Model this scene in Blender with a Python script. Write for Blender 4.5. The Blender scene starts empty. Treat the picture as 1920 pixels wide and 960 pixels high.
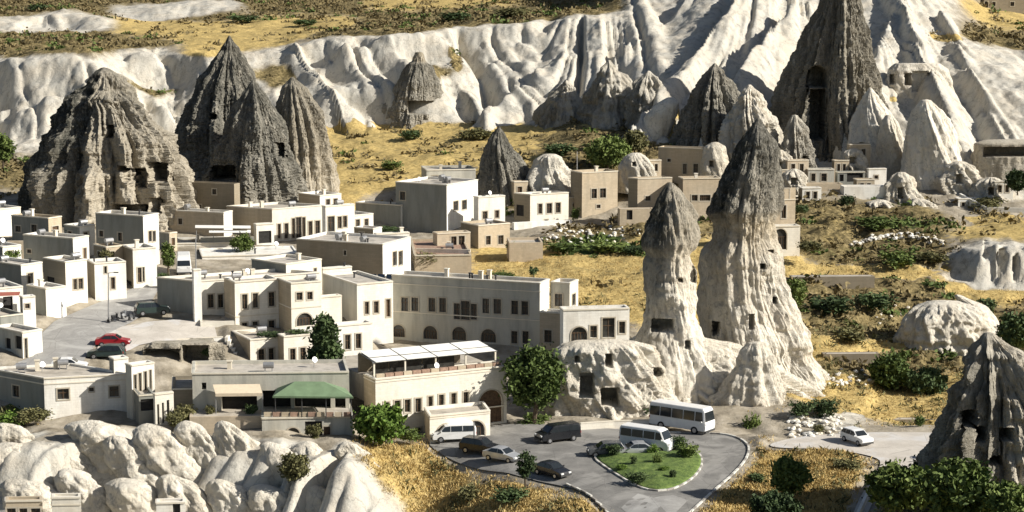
import bpy, math, random
import numpy as np
from mathutils import Vector

# ------------------------------------------------------------------ camera, light, exposure
scene = bpy.context.scene
FOC = 3600.0                       # focal length in photo pixels (1920 wide)
PITCH = math.radians(8.1)
CAMZ = 51.0
cam_data = bpy.data.cameras.new("camera")
cam_data.sensor_width = 36.0
cam_data.lens = 36.0 * FOC / 1920.0
cam_data.clip_start = 1.0
cam_data.clip_end = 5000.0
cam = bpy.data.objects.new("camera", cam_data)
cam.location = (0, 0, CAMZ)
cam.rotation_euler = (math.radians(90) - PITCH, 0, 0)
scene.collection.objects.link(cam)
scene.camera = cam

SUN_AZ = math.radians(104)         # clockwise from +Y (view direction): from the right, a little behind
SUN_EL = math.radians(31)
world = bpy.data.worlds.new("World")
scene.world = world
world.use_nodes = True
wn = world.node_tree.nodes
wl = world.node_tree.links
sky = wn.new('ShaderNodeTexSky')
sky.sky_type = 'NISHITA'
sky.sun_disc = False
sky.sun_elevation = SUN_EL
sky.sun_rotation = SUN_AZ
sky.altitude = 1000
sky.dust_density = 2.5
sky.ozone_density = 0.3
bg = wn['Background']
wl.new(sky.outputs[0], bg.inputs[0])
bg.inputs[1].default_value = 0.05
sd = bpy.data.lights.new("sun", 'SUN')
sd.energy = 5.0
sd.angle = math.radians(0.55)
sd.color = (1.0, 0.95, 0.865)
sun = bpy.data.objects.new("sun", sd)
svec = Vector((math.sin(SUN_AZ) * math.cos(SUN_EL), math.cos(SUN_AZ) * math.cos(SUN_EL), math.sin(SUN_EL)))
sun.rotation_euler = svec.to_track_quat('Z', 'Y').to_euler()
sun.location = svec * 300
scene.collection.objects.link(sun)
vs = scene.view_settings
vs.view_transform = 'Standard'
vs.look = 'None'
vs.exposure = 0.56
vs.gamma = 1.0
vs.use_curve_mapping = False
scene.cycles.max_bounces = 5
scene.cycles.diffuse_bounces = 3
scene.cycles.use_denoising = True

COL = scene.collection
RNG = np.random.default_rng(7)
random.seed(7)

# ------------------------------------------------------------------ picture <-> place helpers
CP, SP = math.cos(PITCH), math.sin(PITCH)
def raydir(px, py):
    u = (px - 960.0) / FOC
    v = (480.0 - py) / FOC
    return np.array([u, CP + v * SP, -SP + v * CP])
def P(px, py, Y):
    d = raydir(px, py)
    t = Y / d[1]
    return np.array([d[0] * t, Y, CAMZ + d[2] * t])
def zz(py, Y):
    return P(960, py, Y)[2]
def project(x, y, z):
    f = y * CP - (z - CAMZ) * SP
    up = y * SP + (z - CAMZ) * CP
    return 960 + FOC * x / f, 480 - FOC * up / f
def PZ(px, py, z=0.0):
    d = raydir(px, py)
    t = (z - CAMZ) / d[2]
    return np.array([d[0] * t, d[1] * t, z])

# ------------------------------------------------------------------ noise (numpy)
def _hash(ix, iy, iz, seed):
    h = (ix.astype(np.int64) * 374761393 + iy.astype(np.int64) * 668265263 + iz.astype(np.int64) * 2147483647 + seed * 974634777) & 0xFFFFFFFF
    h = ((h ^ (h >> 13)) * 1274126177) & 0xFFFFFFFF
    h = ((h ^ (h >> 16)) * 2246822519) & 0xFFFFFFFF
    return ((h ^ (h >> 15)) & 0xFFFFFF) / float(0xFFFFFF) * 2 - 1
def vn(x, y, z=None, seed=0):
    x = np.asarray(x, float); y = np.asarray(y, float)
    z = np.zeros_like(x) if z is None else np.asarray(z, float)
    x, y, z = np.broadcast_arrays(x, y, z)
    ix, iy, iz = np.floor(x), np.floor(y), np.floor(z)
    fx, fy, fz = x - ix, y - iy, z - iz
    fx = fx * fx * fx * (fx * (fx * 6 - 15) + 10); fy = fy * fy * fy * (fy * (fy * 6 - 15) + 10); fz = fz * fz * fz * (fz * (fz * 6 - 15) + 10)
    r = 0
    for a in (0, 1):
        wa = fx if a else 1 - fx
        for b in (0, 1):
            wb = fy if b else 1 - fy
            for c in (0, 1):
                wc = fz if c else 1 - fz
                r = r + wa * wb * wc * _hash(ix + a, iy + b, iz + c, seed)
    return r
def fbm(x, y, z=None, octv=4, seed=0, gain=0.5):
    s = 0; a = 1.0; f = 1.0
    for k in range(octv):
        s = s + a * vn(x * f + 17.3 * k, y * f - 9.1 * k, None if z is None else z * f + 3.7 * k, seed + k)
        a *= gain; f *= 2.03
    return s
def sstep(e0, e1, x):
    t = np.clip((x - e0) / (e1 - e0), 0, 1)
    return t * t * (3 - 2 * t)

# ------------------------------------------------------------------ mesh helpers
def tag(o, label=None, cat=None, group=None, kind=None):
    if label: o['label'] = label
    if cat: o['category'] = cat
    if group: o['group'] = group
    if kind: o['kind'] = kind
    return o
def empty(name, loc, rz=0.0):
    o = bpy.data.objects.new(name, None)
    o.empty_display_size = 0.3
    o.location = tuple(float(c) for c in loc)
    o.rotation_euler = (0, 0, rz)
    COL.objects.link(o)
    return o
def meshobj(name, verts, faces, mats, parent=None, smooth=False, midx=None, local=False, recalc=False):
    """verts in world space unless local; the parent only carries a location then"""
    me = bpy.data.meshes.new(name)
    v = np.asarray(verts, float)
    off = np.zeros(3)
    if parent is not None and not local:
        off = np.array(parent.location) if parent.parent is None else np.array(parent.location) + np.array(parent.parent.location)
    if parent is None and not local:
        off = np.array([v[:, 0].mean(), v[:, 1].mean(), v[:, 2].min()])
    me.from_pydata((v - off).tolist(), [], faces)
    if not isinstance(mats, (list, tuple)): mats = [mats]
    for m in mats: me.materials.append(m)
    if midx is not None:
        me.polygons.foreach_set('material_index', np.asarray(midx, dtype=np.int32))
    if smooth:
        me.polygons.foreach_set('use_smooth', np.ones(len(me.polygons), dtype=bool))
    if recalc:
        import bmesh
        bm = bmesh.new(); bm.from_mesh(me)
        bmesh.ops.recalc_face_normals(bm, faces=bm.faces)
        bm.to_mesh(me); bm.free()
    me.update()
    o = bpy.data.objects.new(name, me)
    if parent is not None:
        o.parent = parent
    elif not local:
        o.location = off.tolist()
    COL.objects.link(o)
    return o
def gridmesh(name, V, mats, wrap=False, parent=None, local=False, col=None):
    """V: (rows, cols, 3) fast grid object with an optional colour attribute 'zone'"""
    R, C = V.shape[:2]
    idx = np.arange(R * C).reshape(R, C)
    if wrap:
        idx = np.concatenate([idx, idx[:, :1]], axis=1)
    q = np.stack([idx[:-1, :-1], idx[:-1, 1:], idx[1:, 1:], idx[1:, :-1]], axis=-1).reshape(-1, 4)
    v = V.reshape(-1, 3)
    off = np.zeros(3)
    if parent is not None and not local:
        off = np.array(parent.location)
    elif parent is None and not local:
        off = np.array([v[:, 0].mean(), v[:, 1].mean(), v[:, 2].min()])
    me = bpy.data.meshes.new(name)
    me.vertices.add(len(v)); me.vertices.foreach_set('co', (v - off).astype(np.float32).ravel())
    me.loops.add(len(q) * 4); me.loops.foreach_set('vertex_index', q.astype(np.int32).ravel())
    me.polygons.add(len(q))
    me.polygons.foreach_set('loop_start', np.arange(0, len(q) * 4, 4, dtype=np.int32))
    me.polygons.foreach_set('loop_total', np.full(len(q), 4, dtype=np.int32))
    me.polygons.foreach_set('use_smooth', np.ones(len(q), dtype=bool))
    if not isinstance(mats, (list, tuple)): mats = [mats]
    for m in mats: me.materials.append(m)
    me.update(calc_edges=True)
    if col is not None:
        at = me.color_attributes.new('zone', 'FLOAT_COLOR', 'POINT')
        at.data.foreach_set('color', col.astype(np.float32).ravel())
    o = bpy.data.objects.new(name, me)
    if parent is not None: o.parent = parent
    elif not local: o.location = off.tolist()
    COL.objects.link(o)
    return o
class MB:
    """collects boxes, prisms and tubes as one mesh"""
    def __init__(s): s.v = []; s.f = []
    def poly(s, pts):
        n = len(s.v); s.v += [tuple(map(float, p)) for p in pts]; s.f.append(list(range(n, n + len(pts)))); return s
    def box(s, c, sx, sy, sz, rz=0.0):
        ca, sa = math.cos(rz), math.sin(rz); n = len(s.v)
        for dz in (-sz / 2, sz / 2):
            for dx, dy in ((-sx / 2, -sy / 2), (sx / 2, -sy / 2), (sx / 2, sy / 2), (-sx / 2, sy / 2)):
                s.v.append((c[0] + dx * ca - dy * sa, c[1] + dx * sa + dy * ca, c[2] + dz))
        s.f += [[n, n + 3, n + 2, n + 1], [n + 4, n + 5, n + 6, n + 7]] + [[n + k, n + (k + 1) % 4, n + 4 + (k + 1) % 4, n + 4 + k] for k in range(4)]
        return s
    def prism(s, base, z0, z1):
        n = len(s.v); k = len(base)
        s.v += [(float(p[0]), float(p[1]), float(z0)) for p in base] + [(float(p[0]), float(p[1]), float(z1)) for p in base]
        s.f += [list(range(n + k - 1, n - 1, -1)), list(range(n + k, n + 2 * k))] + [[n + i, n + (i + 1) % k, n + k + (i + 1) % k, n + k + i] for i in range(k)]
        return s
    def hexa(s, p8):
        n = len(s.v); s.v += [tuple(map(float, p)) for p in p8]
        s.f += [[n, n + 3, n + 2, n + 1], [n + 4, n + 5, n + 6, n + 7]] + [[n + k, n + (k + 1) % 4, n + 4 + (k + 1) % 4, n + 4 + k] for k in range(4)]
        return s
    def tube(s, p0, p1, r0, r1, seg=8):
        p0 = Vector(tuple(map(float, p0))); p1 = Vector(tuple(map(float, p1)))
        d = (p1 - p0).normalized(); a = d.orthogonal().normalized(); b = d.cross(a); n = len(s.v)
        for p, r in ((p0, r0), (p1, r1)):
            for k in range(seg):
                t = 2 * math.pi * k / seg
                s.v.append(tuple(p + a * (r * math.cos(t)) + b * (r * math.sin(t))))
        s.f += [[n + k, n + (k + 1) % seg, n + seg + (k + 1) % seg, n + seg + k] for k in range(seg)]
        s.f += [list(range(n + seg - 1, n - 1, -1)), list(range(n + seg, n + 2 * seg))]
        return s
    def build(s, name, mat, parent=None, smooth=False, local=False):
        return meshobj(name, s.v, s.f, mat, parent, smooth, local=local)

# ------------------------------------------------------------------ materials
MATS = {}
def newmat(name):
    m = bpy.data.materials.new(name); m.use_nodes = True
    nt = m.node_tree
    return m, nt, nt.nodes['Principled BSDF']
def N(nt, typ, **kw):
    n = nt.nodes.new(typ)
    for k, v in kw.items(): setattr(n, k, v)
    return n
def ramp(nt, fac, stops):
    r = N(nt, 'ShaderNodeValToRGB')
    e = r.color_ramp.elements
    while len(e) < len(stops): e.new(0.5)
    for k, (p, c) in enumerate(stops):
        e[k].position = p
        e[k].color = (c[0], c[1], c[2], 1) if not isinstance(c, (int, float)) else (c, c, c, 1)
    nt.links.new(fac, r.inputs[0])
    return r.outputs[0]
def mix(nt, fac, a, b, blend='MIX'):
    m = N(nt, 'ShaderNodeMix'); m.data_type = 'RGBA'; m.blend_type = blend
    for s, v in ((0, fac), (6, a), (7, b)):
        if isinstance(v, (int, float)): m.inputs[s].default_value = v
        elif isinstance(v, tuple): m.inputs[s].default_value = (*v, 1)
        else: nt.links.new(v, m.inputs[s])
    return m.outputs[2]
def mathn(nt, op, a, b=None, clamp=False):
    m = N(nt, 'ShaderNodeMath', operation=op); m.use_clamp = clamp
    for s, v in ((0, a), (1, b)):
        if v is None: continue
        if isinstance(v, (int, float)): m.inputs[s].default_value = v
        else: nt.links.new(v, m.inputs[s])
    return m.outputs[0]
def geopos(nt, scale=(1, 1, 1)):
    g = N(nt, 'ShaderNodeNewGeometry')
    mp = N(nt, 'ShaderNodeMapping'); mp.inputs['Scale'].default_value = scale
    nt.links.new(g.outputs['Position'], mp.inputs[0])
    return mp.outputs[0]
def noise(nt, vec, scale, detail=4, rough=0.55, dist=0.0):
    n = N(nt, 'ShaderNodeTexNoise'); n.inputs['Scale'].default_value = scale
    n.inputs['Detail'].default_value = detail; n.inputs['Roughness'].default_value = rough; n.inputs['Distortion'].default_value = dist
    if vec is not None: nt.links.new(vec, n.inputs[0])
    return n.outputs[0]
def bump(nt, b, h, strength=0.5, dist=0.1):
    n = N(nt, 'ShaderNodeBump'); n.inputs['Strength'].default_value = strength; n.inputs['Distance'].default_value = dist
    nt.links.new(h, n.inputs['Height']); nt.links.new(n.outputs[0], b.inputs['Normal'])
def plain(name, col, rough=0.6, metal=0.0, var=0.12, scale=3.0, spec=0.3, bmp=0.0):
    m, nt, b = newmat(name)
    p = geopos(nt)
    n = noise(nt, p, scale, 4)
    lo = tuple(c * (1 - var) for c in col); hi = tuple(min(1, c * (1 + var)) for c in col)
    nt.links.new(ramp(nt, n, [(0.3, lo), (0.7, hi)]), b.inputs['Base Color'])
    b.inputs['Roughness'].default_value = rough; b.inputs['Metallic'].default_value = metal
    b.inputs['Specular IOR Level'].default_value = spec
    if bmp: bump(nt, b, n, bmp, 0.05)
    MATS[name] = m
    return m
def tuff_color(nt, white=(0.70, 0.66, 0.575), streak=(0.36, 0.335, 0.285)):
    pv = geopos(nt, (0.55, 0.55, 0.06))
    n1 = noise(nt, pv, 1.0, 6, 0.6, 0.3)
    p = geopos(nt)
    n2 = noise(nt, p, 0.25, 5, 0.6)
    n3 = noise(nt, p, 2.2, 4, 0.65)
    c = ramp(nt, n1, [(0.26, streak), (0.38, tuple(0.35 * b2 + 0.65 * a for a, b2 in zip(white, streak))), (0.50, white)])
    c = mix(nt, ramp(nt, n2, [(0.42, 0.0), (0.68, 0.55)]), c, (0.60, 0.52, 0.40))
    c = mix(nt, ramp(nt, n3, [(0.25, 0.55), (0.42, 0.0)]), c, (0.30, 0.27, 0.22))
    v = N(nt, 'ShaderNodeTexVoronoi'); v.feature = 'DISTANCE_TO_EDGE'; v.inputs['Scale'].default_value = 1.0
    wv = N(nt, 'ShaderNodeVectorMath', operation='ADD')
    nz = N(nt, 'ShaderNodeTexNoise'); nz.inputs['Scale'].default_value = 0.7; nz.inputs['Detail'].default_value = 4; nt.links.new(p, nz.inputs[0])
    nt.links.new(geopos(nt, (0.32, 0.32, 0.13)), wv.inputs[0]); nt.links.new(nz.outputs[1], wv.inputs[1]); nt.links.new(wv.outputs[0], v.inputs[0])
    c = mix(nt, ramp(nt, v.outputs[0], [(0.0, 0.55), (0.03, 0.0)]), c, tuple(x * 0.4 for x in white))
    n6 = noise(nt, p, 5.0, 5, 0.8)
    c = mix(nt, ramp(nt, n6, [(0.33, 0.3), (0.46, 0.0)]), c, tuple(x * 0.45 for x in white))
    return c, n1, mathn(nt, 'ADD', mathn(nt, 'MULTIPLY', n6, 0.6), n3)
def mat_rock():
    m, nt, b = newmat('tuff_rock')
    at = N(nt, 'ShaderNodeVertexColor'); at.layer_name = 'zone'
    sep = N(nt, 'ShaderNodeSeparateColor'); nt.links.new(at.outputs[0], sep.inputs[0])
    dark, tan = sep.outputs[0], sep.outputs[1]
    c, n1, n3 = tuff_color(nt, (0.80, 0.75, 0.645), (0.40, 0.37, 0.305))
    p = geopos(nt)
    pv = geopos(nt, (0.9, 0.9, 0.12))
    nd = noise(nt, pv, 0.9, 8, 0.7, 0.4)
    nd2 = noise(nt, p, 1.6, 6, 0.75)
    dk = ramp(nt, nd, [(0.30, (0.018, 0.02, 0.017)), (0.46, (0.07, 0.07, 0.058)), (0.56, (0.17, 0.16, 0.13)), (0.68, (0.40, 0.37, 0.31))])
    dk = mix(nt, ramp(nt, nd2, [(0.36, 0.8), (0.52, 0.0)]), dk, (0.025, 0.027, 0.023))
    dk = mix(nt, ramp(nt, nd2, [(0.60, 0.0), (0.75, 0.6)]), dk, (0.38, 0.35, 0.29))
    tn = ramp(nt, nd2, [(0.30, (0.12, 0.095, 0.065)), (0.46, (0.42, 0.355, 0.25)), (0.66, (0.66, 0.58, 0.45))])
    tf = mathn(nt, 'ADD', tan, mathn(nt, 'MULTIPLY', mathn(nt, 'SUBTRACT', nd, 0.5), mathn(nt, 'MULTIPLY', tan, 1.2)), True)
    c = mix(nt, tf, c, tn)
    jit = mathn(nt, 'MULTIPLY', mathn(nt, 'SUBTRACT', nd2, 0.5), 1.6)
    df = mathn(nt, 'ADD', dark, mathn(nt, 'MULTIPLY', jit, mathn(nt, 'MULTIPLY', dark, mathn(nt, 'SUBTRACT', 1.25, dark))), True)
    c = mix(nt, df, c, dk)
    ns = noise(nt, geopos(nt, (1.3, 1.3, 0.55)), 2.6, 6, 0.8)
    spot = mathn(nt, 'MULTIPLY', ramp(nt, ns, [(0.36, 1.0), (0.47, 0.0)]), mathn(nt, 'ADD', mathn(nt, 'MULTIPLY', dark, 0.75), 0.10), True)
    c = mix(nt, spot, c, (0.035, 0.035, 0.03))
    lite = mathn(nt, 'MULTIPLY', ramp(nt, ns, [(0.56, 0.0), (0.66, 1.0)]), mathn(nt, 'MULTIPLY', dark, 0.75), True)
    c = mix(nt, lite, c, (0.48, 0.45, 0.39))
    nt.links.new(c, b.inputs['Base Color'])
    b.inputs['Roughness'].default_value = 0.95; b.inputs['Specular IOR Level'].default_value = 0.1
    h = mathn(nt, 'ADD', mathn(nt, 'MULTIPLY', nd, 0.8), mathn(nt, 'ADD', mathn(nt, 'MULTIPLY', nd2, 0.8), mathn(nt, 'MULTIPLY', n3, 0.6)))
    bump(nt, b, h, 0.8, 0.45)
    return m
def mat_ground():
    m, nt, b = newmat('hill_ground')
    at = N(nt, 'ShaderNodeVertexColor'); at.layer_name = 'zone'
    sep = N(nt, 'ShaderNodeSeparateColor'); nt.links.new(at.outputs[0], sep.inputs[0])
    rock, gold, scr, green = sep.outputs[0], sep.outputs[1], sep.outputs[2], at.outputs['Alpha']
    c_rock, n1, n3 = tuff_color(nt, (0.53, 0.505, 0.44), (0.20, 0.19, 0.165))
    p = geopos(nt)
    nA = noise(nt, p, 0.35, 6, 0.65); nB = noise(nt, p, 1.7, 5, 0.7); nC = noise(nt, p, 0.09, 4, 0.5)
    earth = ramp(nt, nA, [(0.3, (0.17, 0.145, 0.105)), (0.5, (0.32, 0.28, 0.215)), (0.7, (0.46, 0.41, 0.33))])
    goldc = ramp(nt, nB, [(0.26, (0.17, 0.12, 0.05)), (0.42, (0.38, 0.28, 0.11)), (0.58, (0.54, 0.405, 0.16)), (0.8, (0.66, 0.53, 0.27))])
    goldc = mix(nt, ramp(nt, nA, [(0.52, 0.0), (0.70, 0.7)]), goldc, (0.22, 0.18, 0.085))
    scrc = ramp(nt, nB, [(0.3, (0.035, 0.033, 0.015)), (0.46, (0.14, 0.11, 0.05)), (0.68, (0.33, 0.26, 0.13))])
    grc = ramp(nt, nB, [(0.3, (0.03, 0.05, 0.015)), (0.7, (0.12, 0.16, 0.04))])
    jit = mathn(nt, 'SUBTRACT', mathn(nt, 'ADD', mathn(nt, 'MULTIPLY', nA, 0.55), mathn(nt, 'MULTIPLY', nB, 0.45)), 0.5)
    def jf(x, k=1.1):
        return ramp(nt, mathn(nt, 'ADD', x, mathn(nt, 'MULTIPLY', jit, k)), [(0.38, 0.0), (0.62, 1.0)])
    c = mix(nt, jf(scr), earth, scrc)
    c = mix(nt, jf(gold), c, goldc)
    c = mix(nt, jf(green), c, grc)
    c = mix(nt, jf(rock, 0.9), c, c_rock)
    nt.links.new(c, b.inputs['Base Color'])
    b.inputs['Roughness'].default_value = 0.95; b.inputs['Specular IOR Level'].default_value = 0.1
    h = mathn(nt, 'ADD', mathn(nt, 'MULTIPLY', n1, 0.6), mathn(nt, 'ADD', nB, mathn(nt, 'MULTIPLY', n3, 0.3)))
    bump(nt, b, h, 0.5, 0.3)
    return m
M_ROCK = mat_rock()
M_GROUND = mat_ground()
# ------------------------------------------------------------------ terrain
# profiles along directions: (distance Y, height or 'p<row>', cover)  w white tuff, g dry grass, s scrub, e earth
_cols = {
 -260: "140 -16 w;190 -12 w;198 -6 w;205 1.8 w;213 1.9 e;219 3.5 e;225 5.5 e;240 7.3 e;256 8.8 e;275 10.5 e;300 12 e;320 13 e;350 17 s;385 p255 w;402 p120 w;415 p90 s;470 p66 s;490 p58 w;500 p38 w;530 p30 s;620 p5 s;760 p-60 s",
 0: "140 -16 w;190 -12 w;198 -6 w;205 1.8 w;213 1.9 e;219 3.5 e;225 5.5 e;240 7.3 e;256 8.8 e;275 10.5 e;300 12 e;320 13 e;350 17 s;385 p255 w;402 p120 w;415 p90 s;470 p66 s;490 p58 w;500 p38 w;530 p30 s;620 p5 s;760 p-60 s",
 150: "140 -16 w;189 -12 w;198 -6 w;205 1.8 w;213 1.9 e;219 3.5 e;228 5.8 e;240 7.2 e;256 8.7 e;275 10.3 e;300 12 e;320 13 e;350 17 s;388 p250 w;404 p110 w;418 p86 s;470 p64 s;490 p56 w;502 p26 w;530 p20 s;620 p0 s;760 p-60 s",
 300: "140 -16 w;188 -12 w;196 -6 w;204 1.8 w;211 1.9 e;220 2.2 e;230 4.5 e;236 6 e;248 7.3 e;262 9.2 e;280 10 e;310 11 e;330 13 e;350 16 s;392 p262 w;400 p190 w;405 p172 s;410 p160 w;418 p98 w;432 p84 s;470 p60 g;520 p42 g;535 p36 w;560 p12 w;600 p3 s;760 p-50 s",
 400: "140 -16 w;187 -12 w;195 -6 w;203 1.7 w;209 1.9 e;224 1.8 e;234 3.5 e;240 5.2 e;248 7.0 e;262 9.2 e;280 10 e;310 10.5 e;330 13 e;350 16 s;392 p262 w;400 p185 w;414 p120 w;419 p97 g;436 p78 g;500 p45 g;525 p36 s;545 p12 w;570 p4 w;620 p-8 s;760 p-55 s",
 520: "140 -15 w;186 -12 w;195 -5 w;200 2.0 w;207 1.9 e;225 1.8 e;238 2.8 e;246 5.7 e;275 9.5 e;310 9.6 e;332 12 e;348 15 s;392 p262 w;399 p200 w;404 p180 w;412 p140 s;420 p98 w;434 p80 g;500 p45 g;560 p15 s;640 p-5 s;760 p-50 s",
 640: "140 -14 w;186 -11 w;194 -5 w;199 1.8 w;206 1.7 e;225 1.7 e;238 2.8 e;248 5.7 e;275 9.5 e;310 9.6 e;335 12 g;345 p350 g;398 p242 g;404 p225 w;409 p165 w;413 p150 w;421 p74 w;428 p64 s;480 p46 g;560 p15 s;640 p-5 s;760 p-50 s",
 720: "140 -14 w;186 -10 w;196 -5 w;204 .6 g;210 .6 e;225 .8 e;255 2.7 e;275 7 e;305 8.5 e;325 9 e;340 13 e;346 p345 g;360 p312 g;398 p240 g;402 p222 w;408 p170 w;414 p140 w;424 p66 w;430 p58 s;500 p38 s;580 p8 g;760 p-50 s",
 800: "140 -14 g;186 -7 g;196 -4.1 g;208 -.5 g;212 0 e;225 0 e;255 2.7 e;275 6 e;305 8 e;325 9 e;340 13 e;346 p345 s;360 p310 g;395 p240 g;400 p222 w;408 p175 w;413 p130 s;417 p115 w;425 p60 w;432 p52 s;500 p35 s;580 p8 g;760 p-50 s",
 960: "140 -12 g;180 -3.6 g;190 -1.6 g;196 -.3 g;198 0 e;225 0 e;240 .8 e;262 5 e;268 7 g;305 8.3 g;325 9.8 e;340 14 s;348 p330 s;385 p250 g;398 p220 w;406 p150 w;412 p135 w;418 p100 w;426 p48 w;435 p40 s;500 p25 s;600 p0 g;760 p-50 s",
 1100: "140 -9 g;176 -3 g;186 -.3 g;188 0 e;228 0 e;236 .5 e;255 5 e;262 6.5 g;300 9 g;318 10 s;328 10.8 e;338 13.5 s;346 p315 s;385 p228 g;394 p214 w;404 p150 w;412 p120 w;428 p36 w;440 p25 s;520 p5 s;640 p-20 g;760 p-60 s",
 1250: "140 -6 e;172 0 e;228 0 e;240 1.5 e;262 6.5 g;300 9.5 g;318 11 s;330 12.5 e;345 16 s;362 p275 s;378 p245 w;400 p130 w;440 p0 w;480 p-120 w;560 p-160 s;760 p-200 s",
 1400: "140 -6 g;180 -.8 g;198 -.1 g;212 0 e;225 .2 e;260 4 g;300 9 g;325 11.5 s;345 14.5 e;358 p335 w;400 p100 w;425 p0 w;480 p-200 w;560 p-260 s;760 p-300 s",
 1550: "140 -6 g;180 -.5 g;205 0 g;214 0 e;222 .6 e;232 p742 g;250 p665 g;255 p642 g;270 p565 s;286 p525 s;292 p506 g;300 p482 s;325 p400 s;345 p350 e;360 p335 w;430 p0 w;480 p-160 w;560 p-220 s;760 p-300 s",
 1700: "140 -6 s;180 -.5 s;205 0 e;217 0 e;226 p785 g;240 p735 g;255 p680 s;270 p610 s;285 p540 s;290 p515 g;296 p496 s;325 p405 s;345 p360 e;352 p345 w;385 p170 w;430 p0 w;470 p-90 w;560 p-140 s;760 p-200 s",
 1850: "140 -6 s;180 -.5 s;217 0 e;226 p785 g;240 p730 g;262 p650 s;275 p600 s;288 p548 g;294 p525 w;300 p455 w;312 p435 g;332 p400 e;350 p345 w;385 p170 w;408 p95 w;416 p80 s;450 p30 g;500 p10 s;760 p-60 s",
 1960: "140 -6 s;180 -.5 s;217 0 e;226 p785 g;240 p730 g;262 p650 s;275 p600 s;288 p548 g;292 p530 w;299 p452 w;312 p430 g;332 p400 e;350 p345 w;385 p170 w;405 p115 w;412 p95 s;450 p40 g;500 p20 s;760 p-60 s",
 2300: "140 -6 s;180 -.5 s;217 0 e;226 p785 g;240 p730 g;262 p650 s;275 p600 s;288 p548 g;292 p530 w;299 p452 w;312 p430 g;332 p400 e;350 p345 w;385 p170 w;405 p115 w;412 p95 s;450 p40 g;500 p20 s;760 p-60 s",
}
YT = np.arange(140, 761, 0.5)
_caz = np.array([(px - 960) / FOC / CP for px in sorted(_cols)])
_tab = []
for px in sorted(_cols):
    pts = []
    for it in _cols[px].split(';'):
        y, h, k = it.split()
        y = float(y)
        h = zz(float(h[1:]), y) if h[0] == 'p' else float(h)
        pts.append((y, h, k))
    ys = [p[0] for p in pts]
    tz = np.interp(YT, ys, [p[1] for p in pts])
    ch = [np.interp(YT, ys, [1.0 if p[2] == c else 0.0 for p in pts]) for c in 'wgs']
    _tab.append(np.stack([tz] + ch))
_tab = np.stack(_tab)                                   # (cols, 4, rows)
AZT = np.linspace(-0.385, 0.385, 310)
TAB = np.empty((len(AZT), 4, len(YT)))
_j = np.clip(np.searchsorted(_caz, AZT) - 1, 0, len(_caz) - 2)
_f = np.clip((AZT - _caz[_j]) / (_caz[_j + 1] - _caz[_j]), 0, 1)
_f = _f * _f * (3 - 2 * _f) * 0.5 + _f * 0.5
TAB = _tab[_j] * (1 - _f)[:, None, None] + _tab[_j + 1] * _f[:, None, None]
_k = np.exp(-0.5 * (np.arange(-5, 6) / 2.0) ** 2); _k /= _k.sum()
_pad = np.pad(TAB, ((0, 0), (0, 0), (5, 5)), mode='edge')
TAB = sum(_k[i] * _pad[:, :, i:i + len(YT)] for i in range(11))
def sample(a, Y):
    ai = np.clip((a - AZT[0]) / (AZT[1] - AZT[0]), 0, len(AZT) - 1.001)
    yi = np.clip((Y - YT[0]) / 0.5, 0, len(YT) - 1.001)
    i0 = ai.astype(int); j0 = yi.astype(int); fa = ai - i0; fy = yi - j0
    out = []
    for c in range(4):
        T = TAB[:, c, :]
        out.append(T[i0, j0] * (1 - fa) * (1 - fy) + T[i0 + 1, j0] * fa * (1 - fy) + T[i0, j0 + 1] * (1 - fa) * fy + T[i0 + 1, j0 + 1] * fa * fy)
    return out
def polysd(x, y, poly):
    """signed distance, negative inside"""
    poly = np.asarray(poly)[:, :2]
    d = np.full(x.shape, 1e9); inside = np.zeros(x.shape, bool)
    n = len(poly)
    for i in range(n):
        a = poly[i]; b = poly[(i + 1) % n]
        ex, ey = b - a
        t = np.clip(((x - a[0]) * ex + (y - a[1]) * ey) / (ex * ex + ey * ey + 1e-9), 0, 1)
        d = np.minimum(d, np.hypot(x - a[0] - t * ex, y - a[1] - t * ey))
        c = ((a[1] > y) != (b[1] > y)) & (x < (b[0] - a[0]) * (y - a[1]) / (b[1] - a[1] + 1e-12) + a[0])
        inside ^= c
    return np.where(inside, -d, d)
def smoothpoly(pts, it=2, closed=True):
    pts = [np.asarray(p, float) for p in pts]
    for _ in range(it):
        out = []
        n = len(pts)
        for i in range(n if closed else n - 1):
            a, b = pts[i], pts[(i + 1) % n]
            out += [a * .75 + b * .25, a * .25 + b * .75]
        if not closed: out = [pts[0]] + out + [pts[-1]]
        pts = out
    return np.array(pts)
ROAD = smoothpoly([PZ(*q) for q in [(905, 806), (925, 796), (1010, 795), (1090, 801), (1230, 808), (1310, 811), (1375, 814), (1408, 832), (1406, 856), (1385, 882), (1340, 917), (1290, 965), (1240, 1010),
                   (1215, 1010), (1165, 965), (1120, 936), (1065, 908), (1000, 893), (950, 884), (880, 858), (800, 832), (810, 818), (860, 815)]], 2)
ISLAND = smoothpoly([PZ(*q) for q in [(1106, 855), (1140, 881), (1190, 912), (1225, 923), (1262, 919), (1300, 897), (1319, 870), (1310, 846), (1260, 840), (1150, 840)]], 2)
LOT = smoothpoly([PZ(*q) for q in [(1440, 832), (1500, 818), (1600, 812), (1700, 810), (1780, 812), (1760, 842), (1715, 884), (1655, 905), (1620, 965), (1610, 1000), (1590, 1000), (1600, 950), (1628, 902), (1652, 872), (1648, 857), (1560, 842), (1450, 840)]], 2)
STREET = smoothpoly([P(*q)[:2] for q in [(20, 705, 222), (150, 690, 225), (165, 660, 231), (205, 620, 240), (262, 590, 248), (285, 560, 256), (298, 540, 262), (315, 520, 272), (250, 540, 262), (165, 575, 252), (80, 610, 242), (80, 660, 231), (20, 680, 226)]], 1)
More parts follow.
